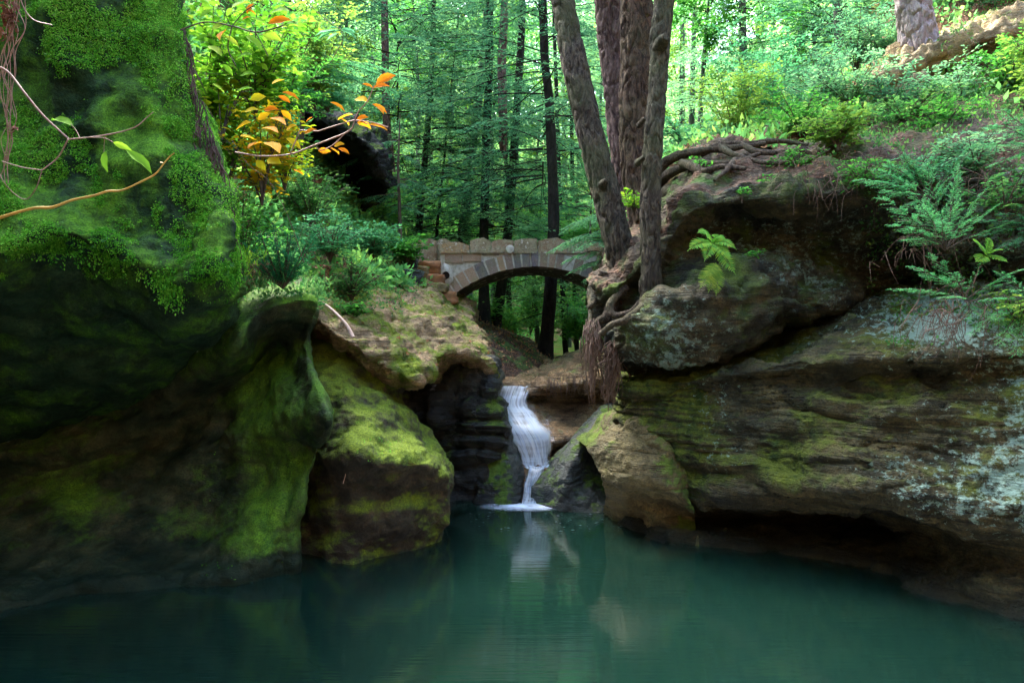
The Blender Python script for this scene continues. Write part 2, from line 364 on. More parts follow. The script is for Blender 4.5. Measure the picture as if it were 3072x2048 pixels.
L2 = patch([
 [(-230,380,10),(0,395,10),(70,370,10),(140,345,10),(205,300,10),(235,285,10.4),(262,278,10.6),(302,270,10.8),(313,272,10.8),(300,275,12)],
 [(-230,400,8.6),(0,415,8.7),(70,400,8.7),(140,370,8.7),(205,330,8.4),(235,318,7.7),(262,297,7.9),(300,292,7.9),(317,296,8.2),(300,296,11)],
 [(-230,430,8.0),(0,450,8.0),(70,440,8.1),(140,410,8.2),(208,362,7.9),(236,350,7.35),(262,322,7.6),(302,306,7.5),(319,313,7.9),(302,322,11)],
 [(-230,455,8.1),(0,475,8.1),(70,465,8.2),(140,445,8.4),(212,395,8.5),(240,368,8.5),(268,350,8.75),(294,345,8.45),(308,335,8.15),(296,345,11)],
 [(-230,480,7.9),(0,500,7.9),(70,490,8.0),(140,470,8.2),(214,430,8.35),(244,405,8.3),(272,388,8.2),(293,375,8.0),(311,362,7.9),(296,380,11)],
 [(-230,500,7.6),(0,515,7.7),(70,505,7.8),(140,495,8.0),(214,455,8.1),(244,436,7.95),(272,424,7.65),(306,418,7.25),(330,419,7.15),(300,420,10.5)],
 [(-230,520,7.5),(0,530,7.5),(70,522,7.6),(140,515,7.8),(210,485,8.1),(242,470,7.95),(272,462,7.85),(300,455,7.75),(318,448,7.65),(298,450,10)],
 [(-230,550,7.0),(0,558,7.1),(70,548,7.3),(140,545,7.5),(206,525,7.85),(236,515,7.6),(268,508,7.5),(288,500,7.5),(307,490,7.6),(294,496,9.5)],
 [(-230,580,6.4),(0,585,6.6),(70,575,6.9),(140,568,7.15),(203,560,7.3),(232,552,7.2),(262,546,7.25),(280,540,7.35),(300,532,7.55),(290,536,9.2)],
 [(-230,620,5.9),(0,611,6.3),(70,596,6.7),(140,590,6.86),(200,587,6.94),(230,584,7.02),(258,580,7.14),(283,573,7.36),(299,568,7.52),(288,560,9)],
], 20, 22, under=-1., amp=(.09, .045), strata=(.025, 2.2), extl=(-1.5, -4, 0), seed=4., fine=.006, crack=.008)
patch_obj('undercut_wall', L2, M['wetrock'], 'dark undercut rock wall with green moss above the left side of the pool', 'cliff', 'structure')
L3 = patch([
 [(300,300,10.2),(335,315,10.0),(365,325,10.2),(390,340,10.6),(403,360,10.9),(415,375,11),(400,385,12)],
 [(288,330,9.4),(335,345,9.1),(365,355,9.2),(390,366,9.4),(400,375,9.7),(407,383,10.1),(398,390,11.6)],
 [(288,370,8.9),(335,374,8.5),(365,378,8.7),(386,388,8.9),(397,395,9.2),(405,404,9.6),(395,404,11)],
 [(288,398,8.8),(338,396,8.2),(368,397,8.35),(393,404,8.6),(410,414,8.9),(419,424,9.4),(408,424,11)],
 [(290,430,8.6),(345,425,7.9),(375,428,7.95),(404,436,8.2),(427,446,8.5),(440,455,9.0),(428,456,11)],
 [(292,458,8.4),(345,452,7.45),(375,458,7.42),(405,462,7.6),(434,465,7.95),(452,473,8.6),(438,476,10.6)],
 [(284,488,8.5),(345,487,7.8),(375,487,7.82),(405,487,7.95),(434,490,8.25),(451,500,8.6),(438,500,10.4)],
 [(276,532,8.4),(342,533,7.75),(375,528,7.85),(408,522,7.95),(434,518,8.25),(450,522,8.6),(438,520,10)],
 [(276,556,8.3),(340,562,7.73),(375,556,7.95),(408,551,8.13),(430,545,8.4),(444,539,8.7),(436,512,9.9)],
], 26, 22, under=-1., amp=(.13, .06), strata=(.02, 2.6), seed=9., fine=.012, crack=.008)
patch_obj('mossy_boulder', L3, M['snout'], 'rounded snout of rock with bright green moss on its shoulder, jutting into the pool', 'boulder')
L4 = patch([
 [(200,230,12.5),(300,240,13.2),(350,248,14),(395,257,15),(430,268,16),(458,290,16.2),(474,310,15.5),(471,335,16)],
 [(220,258,11.5),(300,262,12),(350,268,12.6),(395,277,13.4),(430,291,14.2),(456,309,14.3),(472,322,13.8),(469,338,15)],
 [(250,275,10),(310,281,10.2),(355,291,10.8),(395,300,11.4),(430,310,12),(461,322,12.4),(482,334,12.3),(476,350,13.5)],
 [(280,290,9),(322,303,9.2),(358,317,9.5),(395,328,9.9),(430,335,10.6),(463,339,11.2),(486,347,11.4),(479,365,12.5)],
 [(300,298,8.5),(326,323,8.45),(354,340,8.5),(388,362,8.7),(419,374,8.95),(436,360,9.8),(455,350,10.3),(491,364,10.8),(484,374,12)][:8]+[],
 ] if False else [
 [(200,230,12.5),(300,240,13.2),(350,248,14),(395,257,15),(415,262,15.5),(435,270,16),(458,290,16.2),(474,310,15.5),(471,335,16)],
 [(220,258,11.5),(300,262,12),(350,268,12.6),(395,277,13.4),(415,284,13.8),(435,293,14.2),(456,309,14.3),(472,322,13.8),(469,338,15)],
 [(250,275,10),(310,281,10.2),(355,291,10.8),(395,300,11.4),(418,306,11.8),(438,312,12),(461,322,12.4),(482,334,12.3),(476,350,13.5)],
 [(280,290,9),(322,303,9.2),(358,317,9.5),(395,328,9.9),(420,334,10.3),(440,337,10.7),(463,339,11.2),(486,347,11.4),(479,365,12.5)],
 [(300,298,8.5),(326,323,8.45),(354,340,8.5),(388,362,8.7),(420,374,8.95),(438,358,9.7),(457,350,10.3),(491,364,10.8),(484,374,12)],
 [(300,312,8.9),(326,333,8.7),(354,350,8.75),(388,372,9.0),(417,381,9.3),(435,367,10.3),(456,358,10.8),(493,376,11.0),(486,386,12)],
 [(300,330,10),(326,345,10),(354,358,10),(388,376,10.2),(410,384,10.6),(432,378,11.2),(455,370,11.5),(494,390,11.3),(488,396,12.4)],
], 24, 20, amp=(.09, .07), strata=(.07, 5.), seed=14., fine=.02, crack=.04)
patch_obj('rock_shelf', L4, M['slope'], 'sloping tan sandstone shelf with green moss along its front lip, below the left end of the bridge', 'rock', 'structure')
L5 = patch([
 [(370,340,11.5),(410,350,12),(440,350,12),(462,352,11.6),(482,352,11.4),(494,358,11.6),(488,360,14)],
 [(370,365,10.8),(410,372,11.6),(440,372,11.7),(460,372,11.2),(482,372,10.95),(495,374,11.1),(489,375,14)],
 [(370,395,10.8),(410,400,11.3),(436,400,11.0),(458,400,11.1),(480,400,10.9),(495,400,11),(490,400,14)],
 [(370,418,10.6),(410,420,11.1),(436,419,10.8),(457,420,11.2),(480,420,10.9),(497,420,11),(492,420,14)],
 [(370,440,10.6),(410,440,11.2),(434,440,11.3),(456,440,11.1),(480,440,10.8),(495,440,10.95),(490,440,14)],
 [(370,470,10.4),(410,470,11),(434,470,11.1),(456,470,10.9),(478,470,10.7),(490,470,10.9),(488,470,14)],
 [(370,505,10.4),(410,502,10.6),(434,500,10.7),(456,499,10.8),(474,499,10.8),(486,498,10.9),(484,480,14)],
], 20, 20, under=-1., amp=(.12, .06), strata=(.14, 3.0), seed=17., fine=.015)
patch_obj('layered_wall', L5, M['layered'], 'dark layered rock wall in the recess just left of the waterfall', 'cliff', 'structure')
L6 = patch([
 [(486,385,11.8),(492,388,11.6),(497,392,11.5),(500,396,11.7),(498,398,12.5)],
 [(482,420,11.0),(492,420,10.95),(503,415,11.1),(509,418,11.35),(503,425,12.5)],
 [(482,450,10.75),(496,450,10.7),(510,445,10.85),(519,448,11.15),(512,455,12.5)],
 [(480,475,10.6),(496,478,10.5),(513,475,10.6),(526,475,10.95),(518,480,12)],
 [(478,500,10.6),(492,501,10.5),(508,502,10.45),(522,500,10.75),(516,496,12)],
], 20, 20, under=-.8, amp=(.04, .02), strata=(.015, 3), seed=23.)
patch_obj('smooth_boulder', L6, M['greyrock'], 'smooth dark water-worn rock at the left foot of the waterfall', 'boulder')
# ------------------------------------------------------------ WATERFALL LEDGE
R5 = patch([
 [(470,360,16),(500,368,16),(520,368,16),(545,362,16),(570,352,16),(600,342,16),(640,330,16)],
 [(480,378,13.2),(500,381,13.2),(523,381,13.2),(548,378,13.0),(570,372,13),(592,369,13),(630,360,13)],
 [(484,386,12.7),(500,389,12.6),(523,389,12.6),(545,386,12.3),(570,383,12.2),(592,380,12.2),(630,375,12.2)],
 [(486,398,12.3),(500,402,12.3),(523,402,12.5),(543,400,12.75),(570,398,12.7),(592,398,12.6),(630,398,12.4)],
 [(488,412,11.9),(500,416,11.9),(520,417,12.0),(545,416,12.25),(568,415,12.35),(590,415,12.3),(630,415,12)],
 [(492,430,11.5),(505,434,11.5),(525,437,11.4),(545,438,11.35),(565,437,11.5),(580,433,11.7),(620,430,11.7)],
 [(494,442,11.4),(508,450,11.3),(528,452,11.3),(545,445,11.3),(565,441,11.4),(580,437,11.6),(620,436,11.7)],
 [(496,462,11.3),(510,464,11.25),(530,464,11.25),(546,456,11.7),(563,455,12.2),(580,455,12.2),(620,450,12)],
 [(496,472,11.0),(510,470,10.95),(528,469,10.95),(548,469,10.95),(560,475,11.4),(580,475,11.6),(620,470,11.6)],
 [(490,503,10.85),(508,503,10.8),(528,502,10.8),(545,503,10.85),(560,503,11),(580,503,11.2),(620,500,11.2)],
], 16, 18, under=-1, amp=(.07, .04), strata=(.09, 5.), seed=27., fine=.012)
patch_obj('waterfall_ledge', R5, M['fallrock'], 'stratified orange brown ledge that the waterfall slides down', 'rock', 'structure')
G1 = patch([
 [(540,470,11.6),(555,455,11.6),(575,435,11.8),(590,420,12.2),(606,405,12.6),(630,400,13)],
 [(536,474,10.95),(553,458,11.0),(572,437,11.1),(590,422,11.3),(606,408,11.7),(632,405,12)],
 [(533,488,10.6),(550,480,10.5),(566,464,10.35),(582,447,10.45),(598,437,10.8),(622,432,11.3)],
 [(531,500,10.6),(548,502,10.4),(562,490,10.1),(578,478,10.3),(594,475,10.5),(615,475,10.8)],
 [(530,506,10.7),(548,510,10.3),(560,511,10.05),(578,512,9.98),(596,513,9.95),(615,514,10.0)],
], 20, 20, under=-.8, amp=(.05, .025), strata=(.015, 3), seed=31., back=(.2, 1.2, -.3))
patch_obj('triangular_boulder', G1, M['greyrock'], 'grey wedge-shaped boulder leaning at the right foot of the waterfall', 'boulder')
# ------------------------------------------------------------ RIGHT SIDE
R1 = patch([
 [(606,300,13.5),(612,240,13),(660,170,13),(700,150,13),(760,138,13),(820,128,13),(880,118,13),(950,92,13),(1040,75,13),(1180,40,13)],
 [(604,300,10.6),(618,250,10.2),(658,195,10.5),(700,152,10.8),(760,146,10.8),(820,136,10.6),(880,128,10.4),(950,112,10),(1040,100,9.6),(1180,70,9)],
 [(592,285,9.1),(615,262,9.0),(655,225,9.1),(695,178,9.2),(760,168,9.2),(820,160,9),(880,152,8.8),(950,140,8.4),(1040,130,8.0),(1180,105,7.6)],
 [(596,300,8.9),(618,285,8.6),(660,248,8.5),(698,206,8.3),(760,198,8.2),(820,192,8.1),(880,188,7.9),(950,182,7.6),(1040,175,7.2),(1180,160,6.9)],
 [(598,312,9.1),(620,300,8.9),(665,268,8.8),(702,228,8.9),(760,218,8.9),(820,218,8.8),(880,225,8.6),(950,225,8.0),(1040,220,7.4),(1180,210,6.9)],
 [(602,322,9.0),(624,312,8.7),(668,290,8.6),(708,268,8.7),(762,255,8.8),(820,258,9.1),(880,258,9.1),(945,255,8.3),(1040,255,7.6),(1180,250,7.2)],
 [(605,330,8.7),(628,322,8.3),(670,306,8.1),(716,294,8.0),(768,288,8.1),(822,296,8.45),(880,280,9.2),(945,275,8.8),(1040,280,8),(1180,280,7.8)],
 [(608,345,8.8),(634,350,8.35),(672,360,8.2),(716,350,8.15),(768,332,8.25),(820,310,8.6),(880,292,9.6),(945,285,9.4),(1040,290,9),(1180,290,9)],
 [(612,365,9.6),(640,372,9.4),(674,372,9.5),(718,362,9.5),(770,345,9.6),(822,318,9.8),(880,298,10.2),(945,290,10),(1040,300,10),(1180,300,10)],
], 22, 28, amp=(.14, .08), strata=(.11, 2.6), extr=(2.5, -4, 0), seed=36., fine=.018, crack=.05, back=(0, 3, 0))
def sub_patch(pt, a, b_):
    q = Patch(); q.G = pt.G[a:b_]; q.N = pt.N[a:b_]; q.fl = pt.fl; return q
patch_obj('cliff_block', sub_patch(R1, 22*3+16, None), M['topblock'], 'upper overhanging sandstone block on the right below the tree roots', 'cliff', 'structure')
patch_obj('root_ledge', sub_patch(R1, 0, 22*3+17), M['litter2'], 'ledge of soil and fallen needles on top of the right cliff block', 'bank', 'structure')
R2 = patch([
 [(612,372,10.8),(630,372,10.4),(672,368,10.2),(718,360,10.2),(768,340,10.2),(825,305,10.2),(885,280,10),(950,262,9.6),(1040,245,9.2),(1180,225,8.8)],
 [(614,378,9.3),(632,380,8.9),(672,379,8.7),(720,371,8.3),(780,362,7.85),(840,350,7.5),(900,345,7.25),(960,343,7.0),(1040,338,6.8),(1180,330,6.5)],
 [(616,388,9.1),(632,388,8.6),(675,387,8.5),(725,382,8.15),(785,374,7.75),(845,366,7.35),(905,362,7.1),(960,360,6.85),(1040,356,6.6),(1180,350,6.3)],
 [(618,398,9.3),(638,400,8.8),(680,400,8.5),(730,395,8.15),(788,388,7.75),(848,384,7.4),(908,380,7.15),(965,378,6.9),(1040,376,6.65),(1180,370,6.3)],
 [(622,425,9.2),(645,420,8.75),(688,430,8.35),(738,425,8.0),(792,420,7.6),(850,415,7.2),(910,410,6.9),(965,405,6.7),(1040,400,6.45),(1180,400,6.1)],
 [(625,460,9.3),(655,460,8.8),(700,465,8.3),(745,465,7.85),(800,462,7.45),(855,460,7.0),(915,457,6.75),(970,452,6.5),(1040,450,6.25),(1180,450,5.9)],
 [(625,490,9.4),(660,495,8.9),(700,500,8.35),(752,497,7.8),(805,494,7.4),(860,495,6.95),(915,503,6.55),(970,512,6.25),(1040,522,5.95),(1180,540,5.5)],
 [(622,505,9.5),(660,512,9.2),(702,516,9.3),(755,514,9.3),(808,512,9.2),(862,514,9.0),(918,533,7.7),(970,548,6.8),(1040,560,6.4),(1180,580,5.9)],
 [(614,515,9.8),(652,538,8.67),(700,546,8.33),(755,550,8.17),(805,554,8.02),(860,566,7.6),(915,590,6.86),(970,604,6.5),(1040,615,6.2),(1180,640,5.7)],
], 34, 34, under=-1, amp=(.10, .055), strata=(.10, 4.0), extr=(2.5, -4, 0), seed=44., fine=.016, crack=.045, back=(0, 2, -.5))
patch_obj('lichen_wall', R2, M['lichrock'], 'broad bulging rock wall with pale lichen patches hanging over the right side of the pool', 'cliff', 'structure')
F1 = patch([
 [(578,440,10.48),(600,420,10.28),(625,400,10.08),(642,400,9.88),(660,420,9.68),(680,440,9.48)],
 [(586,446,9.18),(602,436,9.08),(622,422,8.93),(642,418,8.73),(662,434,8.58),(684,462,8.48)],
 [(597,465,8.88),(612,460,8.68),(632,453,8.53),(652,455,8.43),(672,468,8.33),(690,490,8.38)],
 [(604,480,8.83),(620,487,8.58),(640,484,8.43),(658,487,8.33),(676,498,8.23),(694,509,8.28)],
 [(606,494,9.08),(622,500,8.98),(640,498,8.88),(660,504,8.83),(678,512,8.90),(695,520,8.90)],
 [(604,514,9.85),(622,520,9.50),(640,527,9.20),(660,537,8.80),(678,545,8.50),(700,555,8.20)],
], 24, 20, under=-.8, amp=(.05, .05), strata=(.03, 3), seed=49., fine=.012, crack=.03, back=(.5, 1, -.4))
patch_obj('tan_boulder', F1, M['boulder'], 'smooth tan faced boulder with a broken lower edge, wedged right of the waterfall', 'boulder')
# sandstone outcrop upper right, and the dark overhang upper left
R6 = patch([
 [(868,85,13.5),(890,60,13.5),(930,45,13.6),(970,30,13.6),(1030,20,13.4),(1120,0,13)],
 [(868,88,12.2),(890,66,12),(930,52,12),(970,38,12),(1030,26,11.8),(1120,5,11.5)],
 [(866,95,12.2),(892,78,11.9),(930,62,11.8),(970,50,11.8),(1030,40,11.6),(1120,20,11.2)],
 [(868,102,12.8),(892,90,12.8),(930,80,12.7),(970,72,12.7),(1030,66,12.5),(1120,40,12)],
 [(868,112,12),(892,104,11.8),(930,98,11.7),(970,92,11.6),(1030,86,11.4),(1120,75,11)],
 [(868,140,12),(892,140,11.8),(930,135,11.7),(970,130,11.6),(1030,125,11.4),(1120,110,11)],
], 18, 18, amp=(.18, .2), strata=(.14, 2.4), seed=57., fine=.05, back=(0, 3, .4))
patch_obj('sandstone_outcrop', R6, M['outcrop'], 'orange tan sandstone outcrop on the slope at the upper right below the grey trunk', 'rock', 'structure')
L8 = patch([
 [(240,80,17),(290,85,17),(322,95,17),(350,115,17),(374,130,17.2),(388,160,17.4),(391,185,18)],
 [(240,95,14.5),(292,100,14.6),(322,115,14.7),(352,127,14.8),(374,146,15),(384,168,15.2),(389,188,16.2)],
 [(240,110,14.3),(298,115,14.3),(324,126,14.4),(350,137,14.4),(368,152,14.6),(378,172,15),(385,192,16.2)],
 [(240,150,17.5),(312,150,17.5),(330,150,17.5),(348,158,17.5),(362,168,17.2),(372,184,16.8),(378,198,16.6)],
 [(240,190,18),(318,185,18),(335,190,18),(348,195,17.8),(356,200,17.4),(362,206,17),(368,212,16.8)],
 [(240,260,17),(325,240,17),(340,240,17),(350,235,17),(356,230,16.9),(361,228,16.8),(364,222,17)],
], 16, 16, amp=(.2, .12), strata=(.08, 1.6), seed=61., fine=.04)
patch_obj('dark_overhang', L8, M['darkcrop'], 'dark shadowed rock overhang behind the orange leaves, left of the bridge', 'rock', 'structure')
L7 = patch([
 [(215,305,8.4),(260,287,9.0),(312,280,9.6),(350,288,10.6),(385,292,12),(425,292,14.2)],
 [(212,235,9.5),(265,245,10),(315,258,11.2),(352,264,12.6),(388,270,13.6),(425,285,15)],
 [(200,150,10.5),(265,180,11.5),(315,215,13),(352,238,14.5),(388,248,15.6),(425,262,16.5)],
 [(180,60,12),(265,110,13.5),(315,170,15.5),(352,215,17),(388,240,18),(425,252,19)],
 [(140,-80,14),(245,10,16),(305,110,19.5),(350,200,21),(388,236,23),(425,250,25)],
], 14, 14, amp=(.2, .1), strata=(.05, 1.5), seed=64., fine=.04)
patch_obj('left_bank', L7, M['soil'], 'steep overgrown bank of soil rising left of the bridge', 'bank', 'structure')
R7 = patch([
 [(640,225,9.8),(690,165,10.2),(760,150,10.4),(820,140,10.4),(880,132,10.4),(950,118,9.9),(1040,105,9.4),(1180,75,8.9)],
 [(640,230,12),(690,152,12.5),(760,135,12.5),(820,124,12.3),(880,112,12),(950,98,11.5),(1040,90,11),(1180,60,10.5)],
 [(650,250,16),(700,180,16),(760,140,15.5),(820,110,14.5),(870,85,13.6),(950,60,12.6),(1040,50,12.4),(1180,20,12)],
 [(660,270,21),(700,210,21),(760,150,20),(820,90,18.5),(870,40,17),(950,0,15),(1040,-20,14.5),(1180,-60,14)],
 [(670,280,27),(710,200,27),(770,120,26),(830,40,25),(880,-20,23),(950,-80,20),(1040,-120,19),(1180,-160,18)],
], 14, 14, amp=(.2, .12), strata=(.05, 1.5), seed=69., fine=.04)
patch_obj('right_bank', R7, M['soil'], 'wooded slope of soil rising behind the roots on the right', 'bank', 'structure')

# ------------------------------------------------------------ ground sheet
def ground_z(X, Y):
    sx = 1.1+.06*(Y-14)
    d = X-sx
    up = 1.45+sst(.6, 3.4, -d)*1.15+sst(.8, 3.2, d)*1.0
    up = up+.55*np.maximum(0, np.abs(d)-5.5)+.30*np.maximum(0, Y-36)+.05*np.maximum(0, Y-17)
    up = up+.25*fbm(np.stack([X*.35, Y*.35, 0*X], -1), 3)*sst(.3, 2, np.abs(d))
    dx = np.maximum(np.maximum(-7.3-X, X-9.0), 0); dy = np.maximum(-4.5-Y, 0); sd = np.hypot(dx, dy)
    bowl = -1.3+13.5*sst(0, 2.6, sd)+.5*sd  # unseen rim beside and behind the camera, raised to darken the gorge
    near = sst(14.2, 12.8, Y)
    side = sst(7, 10, np.abs(X))
    nb = np.maximum(bowl, -1.3)
    return nb*near+up*(1-near)
def ground():
    def ax(lo, hi, c, n):
        t = np.linspace(-1, 1, n); s = np.sinh(t*3.2)/np.sinh(3.2)
        return np.where(s < 0, c+(-s)*(lo-c), c+s*(hi-c))
    xs, ys = ax(-160, 160, 0, 260), ax(-130, 220, 13, 300)
    X, Y = np.meshgrid(xs, ys)
    Z = ground_z(X, Y); G = np.stack([X, Y, Z], -1)
    o = obj('ground', mesh('ground', G.reshape(-1, 3), grid_faces(300, 260), M['soil'])); tag(o, 'forest floor of leaf litter and low green growth along the ravine', None, None, 'structure')
    p = Patch(); p.G = G; p.N = gnormals(G); p.fl = False
    if p.N[150, 130, 2] < 0: p.N = -p.N
    return p
GR = ground()
BK = patch([
 [(430,318,16.5),(480,322,17.5),(510,330,18),(540,350,18.5),(560,372,19)],
 [(430,325,14.8),(480,330,15),(510,342,15.5),(545,362,16),(566,376,16.4)],
 [(440,345,13.8),(482,345,14),(510,358,14.3),(540,372,14.6),(563,380,15)],
 [(440,372,13.2),(482,372,13.4),(510,376,13.6),(535,380,13.9),(560,383,14.3)],
 [(440,395,12.9),(482,395,13.1),(510,395,13.4),(535,396,13.7),(560,396,14.1)],
], 12, 14, amp=(.08, .05), strata=(.02, 2), seed=71.)
patch_obj('leaf_litter_bank', BK, M['litter'], 'brown slope of fallen leaves under the arch above the waterfall lip', 'bank', 'structure')

# ------------------------------------------------------------ water
def pool_mat():
    t = NT('pool_water'); n = t.noise(1.4, 3, .5, vec=t.vec((1.2, .35, 1))); n2 = t.noise(9, 3, .5, vec=t.vec((1, .3, 1)))
    g = t.noise(.35, 3, .5)
    c = t.mix(t.mr(g, .35, .65), (.0030, .0145, .0105), (.0048, .019, .0128))
    h = t.math('ADD', t.math('MULTIPLY', n, .6), t.math('MULTIPLY', t.noise(1, 3, .6, vec=t.vec((.8, 15, 1))), .22))
    return t.done(t.bsdf(c, .07, t.bump(h, .16, .05), IOR=2.1, Specular_IOR_Level=.8))
M['pool'] = pool_mat()
g = np.array([[(x, y, 0) for x in np.linspace(-9.5, 11, 60)] for y in np.linspace(-7, 12.2, 60)], float)
tag(obj('pool_water', mesh('pool_water', g.reshape(-1, 3), grid_faces(60, 60), M['pool'])), 'still teal green plunge pool', None, None, 'structure')
g = np.array([[(x, y, 1.69) for x in np.linspace(-1.2, 3.4, 20)] for y in np.linspace(12.95, 24, 40)], float)
def stream_mat():
    t = NT('stream_water'); n = t.noise(5, 3, .5)
    return t.done(t.bsdf((.02, .035, .03), .08, t.bump(n, .25, .05), IOR=1.33))
M['stream'] = stream_mat()
tag(obj('stream_water', mesh('stream_water', g.reshape(-1, 3), grid_faces(40, 20), M['stream'])), 'shallow stream above the waterfall lip', None, None, 'structure')

def fall_mat(name, lo, hi, us=9, vs=.7, vmin=.08, top=1.):
    t = NT(name); u = t.co.outputs['UV']
    a = t.noise(1, 4, .6, vec=t.vec((us*2.2, vs, 1), (0, 0, 0), u), dist=.35); b = t.noise(1, 3, .6, vec=t.vec((us*6, vs*1.6, 1), (3, 1, 0), u), dist=.3)
    sep = t.n('ShaderNodeSeparateXYZ'); t.l(u, sep.inputs[0])
    ex = t.math('ADD', sep.outputs[0], t.math('MULTIPLY', t.math('SUBTRACT', t.noise(1, 3, .6, vec=t.vec((4, 1.3, 1), (9, 2, 0), u)), .5), .3))
    e = t.math('MULTIPLY', t.mr(ex, .02, .14), t.mr(ex, .98, .84))
    f = t.math('ADD', t.math('MULTIPLY', a, .7), t.math('MULTIPLY', b, .3))
    f = t.math('ADD', f, t.mr(sep.outputs[1], 0, 1.3, -.16*top, .02)); f = t.math('ADD', f, t.mr(t.noise(1, 2, .5, vec=t.vec((.8, 3.2, 1), (1, 4, 0), u)), .35, .65, -.09, .07))
    al = t.math('MULTIPLY', t.mr(f, lo, hi, vmin, .97), e, clamp=True)
    s = t.n('ShaderNodeBsdfPrincipled'); t.l(t.mix(t.mr(b, .35, .65), (.50, .68, 1.), (.85, .93, 1.)), s.inputs['Base Color']); s.inputs['Roughness'].default_value = .35
    tr = t.n('ShaderNodeBsdfTranslucent'); tr.inputs[0].default_value = (.9, .95, 1, 1)
    m0 = t.n('ShaderNodeMixShader'); m0.inputs[0].default_value = .5; t.l(s.outputs[0], m0.inputs[1]); t.l(tr.outputs[0], m0.inputs[2])
    tp = t.n('ShaderNodeBsdfTransparent'); m = t.n('ShaderNodeMixShader'); t.l(al, m.inputs[0]); t.l(tp.outputs[0], m.inputs[1]); t.l(m0.outputs[0], m.inputs[2])
    return t.done(m.outputs[0])
M['veil'] = fall_mat('thin_water_veil', .52, .9, 9, vmin=0, top=0.); M['veilw'] = fall_mat('ledge_pool_water', .1, .4, 3, vmin=.5, top=0.)
M['fall'] = fall_mat('falling_water', .24, .52, 5, vmin=.16); M['fall_low'] = fall_mat('lower_falling_water', .28, .54, 3, vmin=.12, top=0.)
def water_sheet(name, rows, mat, parent, nr=14, nc=10, amp=.010):
    A = np.array([[P(*q) for q in r] for r in rows]); G = _cr(A, nr); G = np.swapaxes(_cr(np.swapaxes(G, 0, 1), nc), 0, 1)
    r, c = G.shape[:2]; uu, vv = np.meshgrid(np.linspace(0, 1, c), np.linspace(0, len(rows)*.5, r))
    G = G+np.array([0, -1, .3])*(amp*noise(np.stack([uu*9, vv*1.2, 0*uu], -1)))[..., None]
    o = obj(name, mesh(name, G.reshape(-1, 3), grid_faces(r, c), mat, uv=np.stack([uu, vv], -1).reshape(-1, 2)), parent)
    return o
wf = thing('waterfall', 'silky white waterfall sliding down the ledge into the pool below the bridge', 'waterfall')
water_sheet('upper_cascade', [
 [(500,380.5,13.2),(508,381,13.2),(517,381,13.2),(525,381,13.2),(534,381,13.1)],
 [(498,387,12.5),(506,388,12.45),(514,388,12.4),(522,388,12.4),(531,387,12.3)],
 [(494,400,12.0),(502,401,11.93),(510,402,11.9),(518,403,11.92),(528,402,12.02)],
 [(495,410,11.7),(504,412,11.58),(514,413,11.56),(524,413,11.58),(535,412,11.72)],
 [(501,424,11.3),(513,427,11.2),(522,427,11.15),(532,426,11.15),(545,423,11.26)],
 [(510,438,11.12),(520,440,11.05),(529,440,11.0),(540,439,11.0),(553,435,11.06)],
 [(518,454,11.08),(526,455,11.0),(534,455,10.97),(543,455,10.97),(552,452,11.02)],
 [(521,463,11.05),(528,465,10.95),(535,465.5,10.92),(544,465,10.92),(551,463,10.97)],
], M['fall'], wf)
water_sheet('lower_cascade', [
 [(526,464,10.98),(531,465,10.9),(536,466,10.88),(543,465,10.9),(549,463,10.98)],
 [(527,469,10.85),(531,470,10.76),(536,470.5,10.75),(540,470,10.76),(546,469,10.85)],
 [(524,482,10.68),(528,483,10.62),(532,483,10.6),(536,483,10.62),(541,482,10.68)],
 [(522,495,10.6),(526,496,10.56),(530,497,10.55),(535,496,10.56),(539,495,10.62)],
 [(521,503.5,10.5),(525,504,10.48),(529,504,10.48),(534,504,10.48),(539,503.5,10.52)],
], M['fall_low'], wf)
water_sheet('side_veil', [
 [(527,381,13.1),(531,381,13.1),(535,380.5,13.1),(540,380,13.1)],
 [(524,396,12.25),(531,396,12.4),(538,396,12.5),(545,395,12.5)],
 [(531,413,11.78),(537,414,11.9),(543,414,12.0),(550,413,12.05)],
 [(540,428,11.3),(546,429,11.33),(551,430,11.38),(556,431,11.45)],
 [(547,441,11.08),(551,442,11.1),(555,442,11.15),(559,441,11.22)],
], M['veil'], wf, amp=.015)
water_sheet('ledge_pool', [
 [(520,460,11.2),(532,460,11.2),(544,460,11.2),(556,460,11.2)],
 [(521,464.5,10.98),(532,465,10.95),(544,465,10.95),(553,464,10.98)],
 [(526,468,10.86),(532,468.5,10.84),(541,468.5,10.84),(548,468,10.86)],
], M['veilw'], wf, amp=.0)
def foam_mat():
    t = NT('foam'); u = t.co.outputs['UV']; sep = t.n('ShaderNodeSeparateXYZ'); t.l(u, sep.inputs[0])
    x = t.math('SUBTRACT', sep.outputs[0], .5); y = t.math('SUBTRACT', sep.outputs[1], .5)
    r = t.math('SQRT', t.math('ADD', t.math('MULTIPLY', x, x), t.math('MULTIPLY', y, y)))
    n = t.noise(1, 4, .6, vec=t.vec((5, 3, 1), (0, 0, 0), u))
    al = t.math('MULTIPLY', t.mr(r, .48, .12), t.mr(n, .3, .6, .35, 1), clamp=True)
    s = t.n('ShaderNodeBsdfDiffuse'); s.inputs[0].default_value = (.72, .82, 1, 1); tp = t.n('ShaderNodeBsdfTransparent')
    m = t.n('ShaderNodeMixShader'); t.l(al, m.inputs[0]); t.l(tp.outputs[0], m.inputs[1]); t.l(s.outputs[0], m.inputs[2])
    return t.done(m.outputs[0])
M['foam'] = foam_mat()
g = np.array([[(x, y, .012) for x in np.linspace(-.55, .95, 12)] for y in np.linspace(10.0, 10.66, 8)], float)
uv = np.array([[(a, b) for a in np.linspace(0, 1, 12)] for b in np.linspace(0, 1, 8)]).reshape(-1, 2)
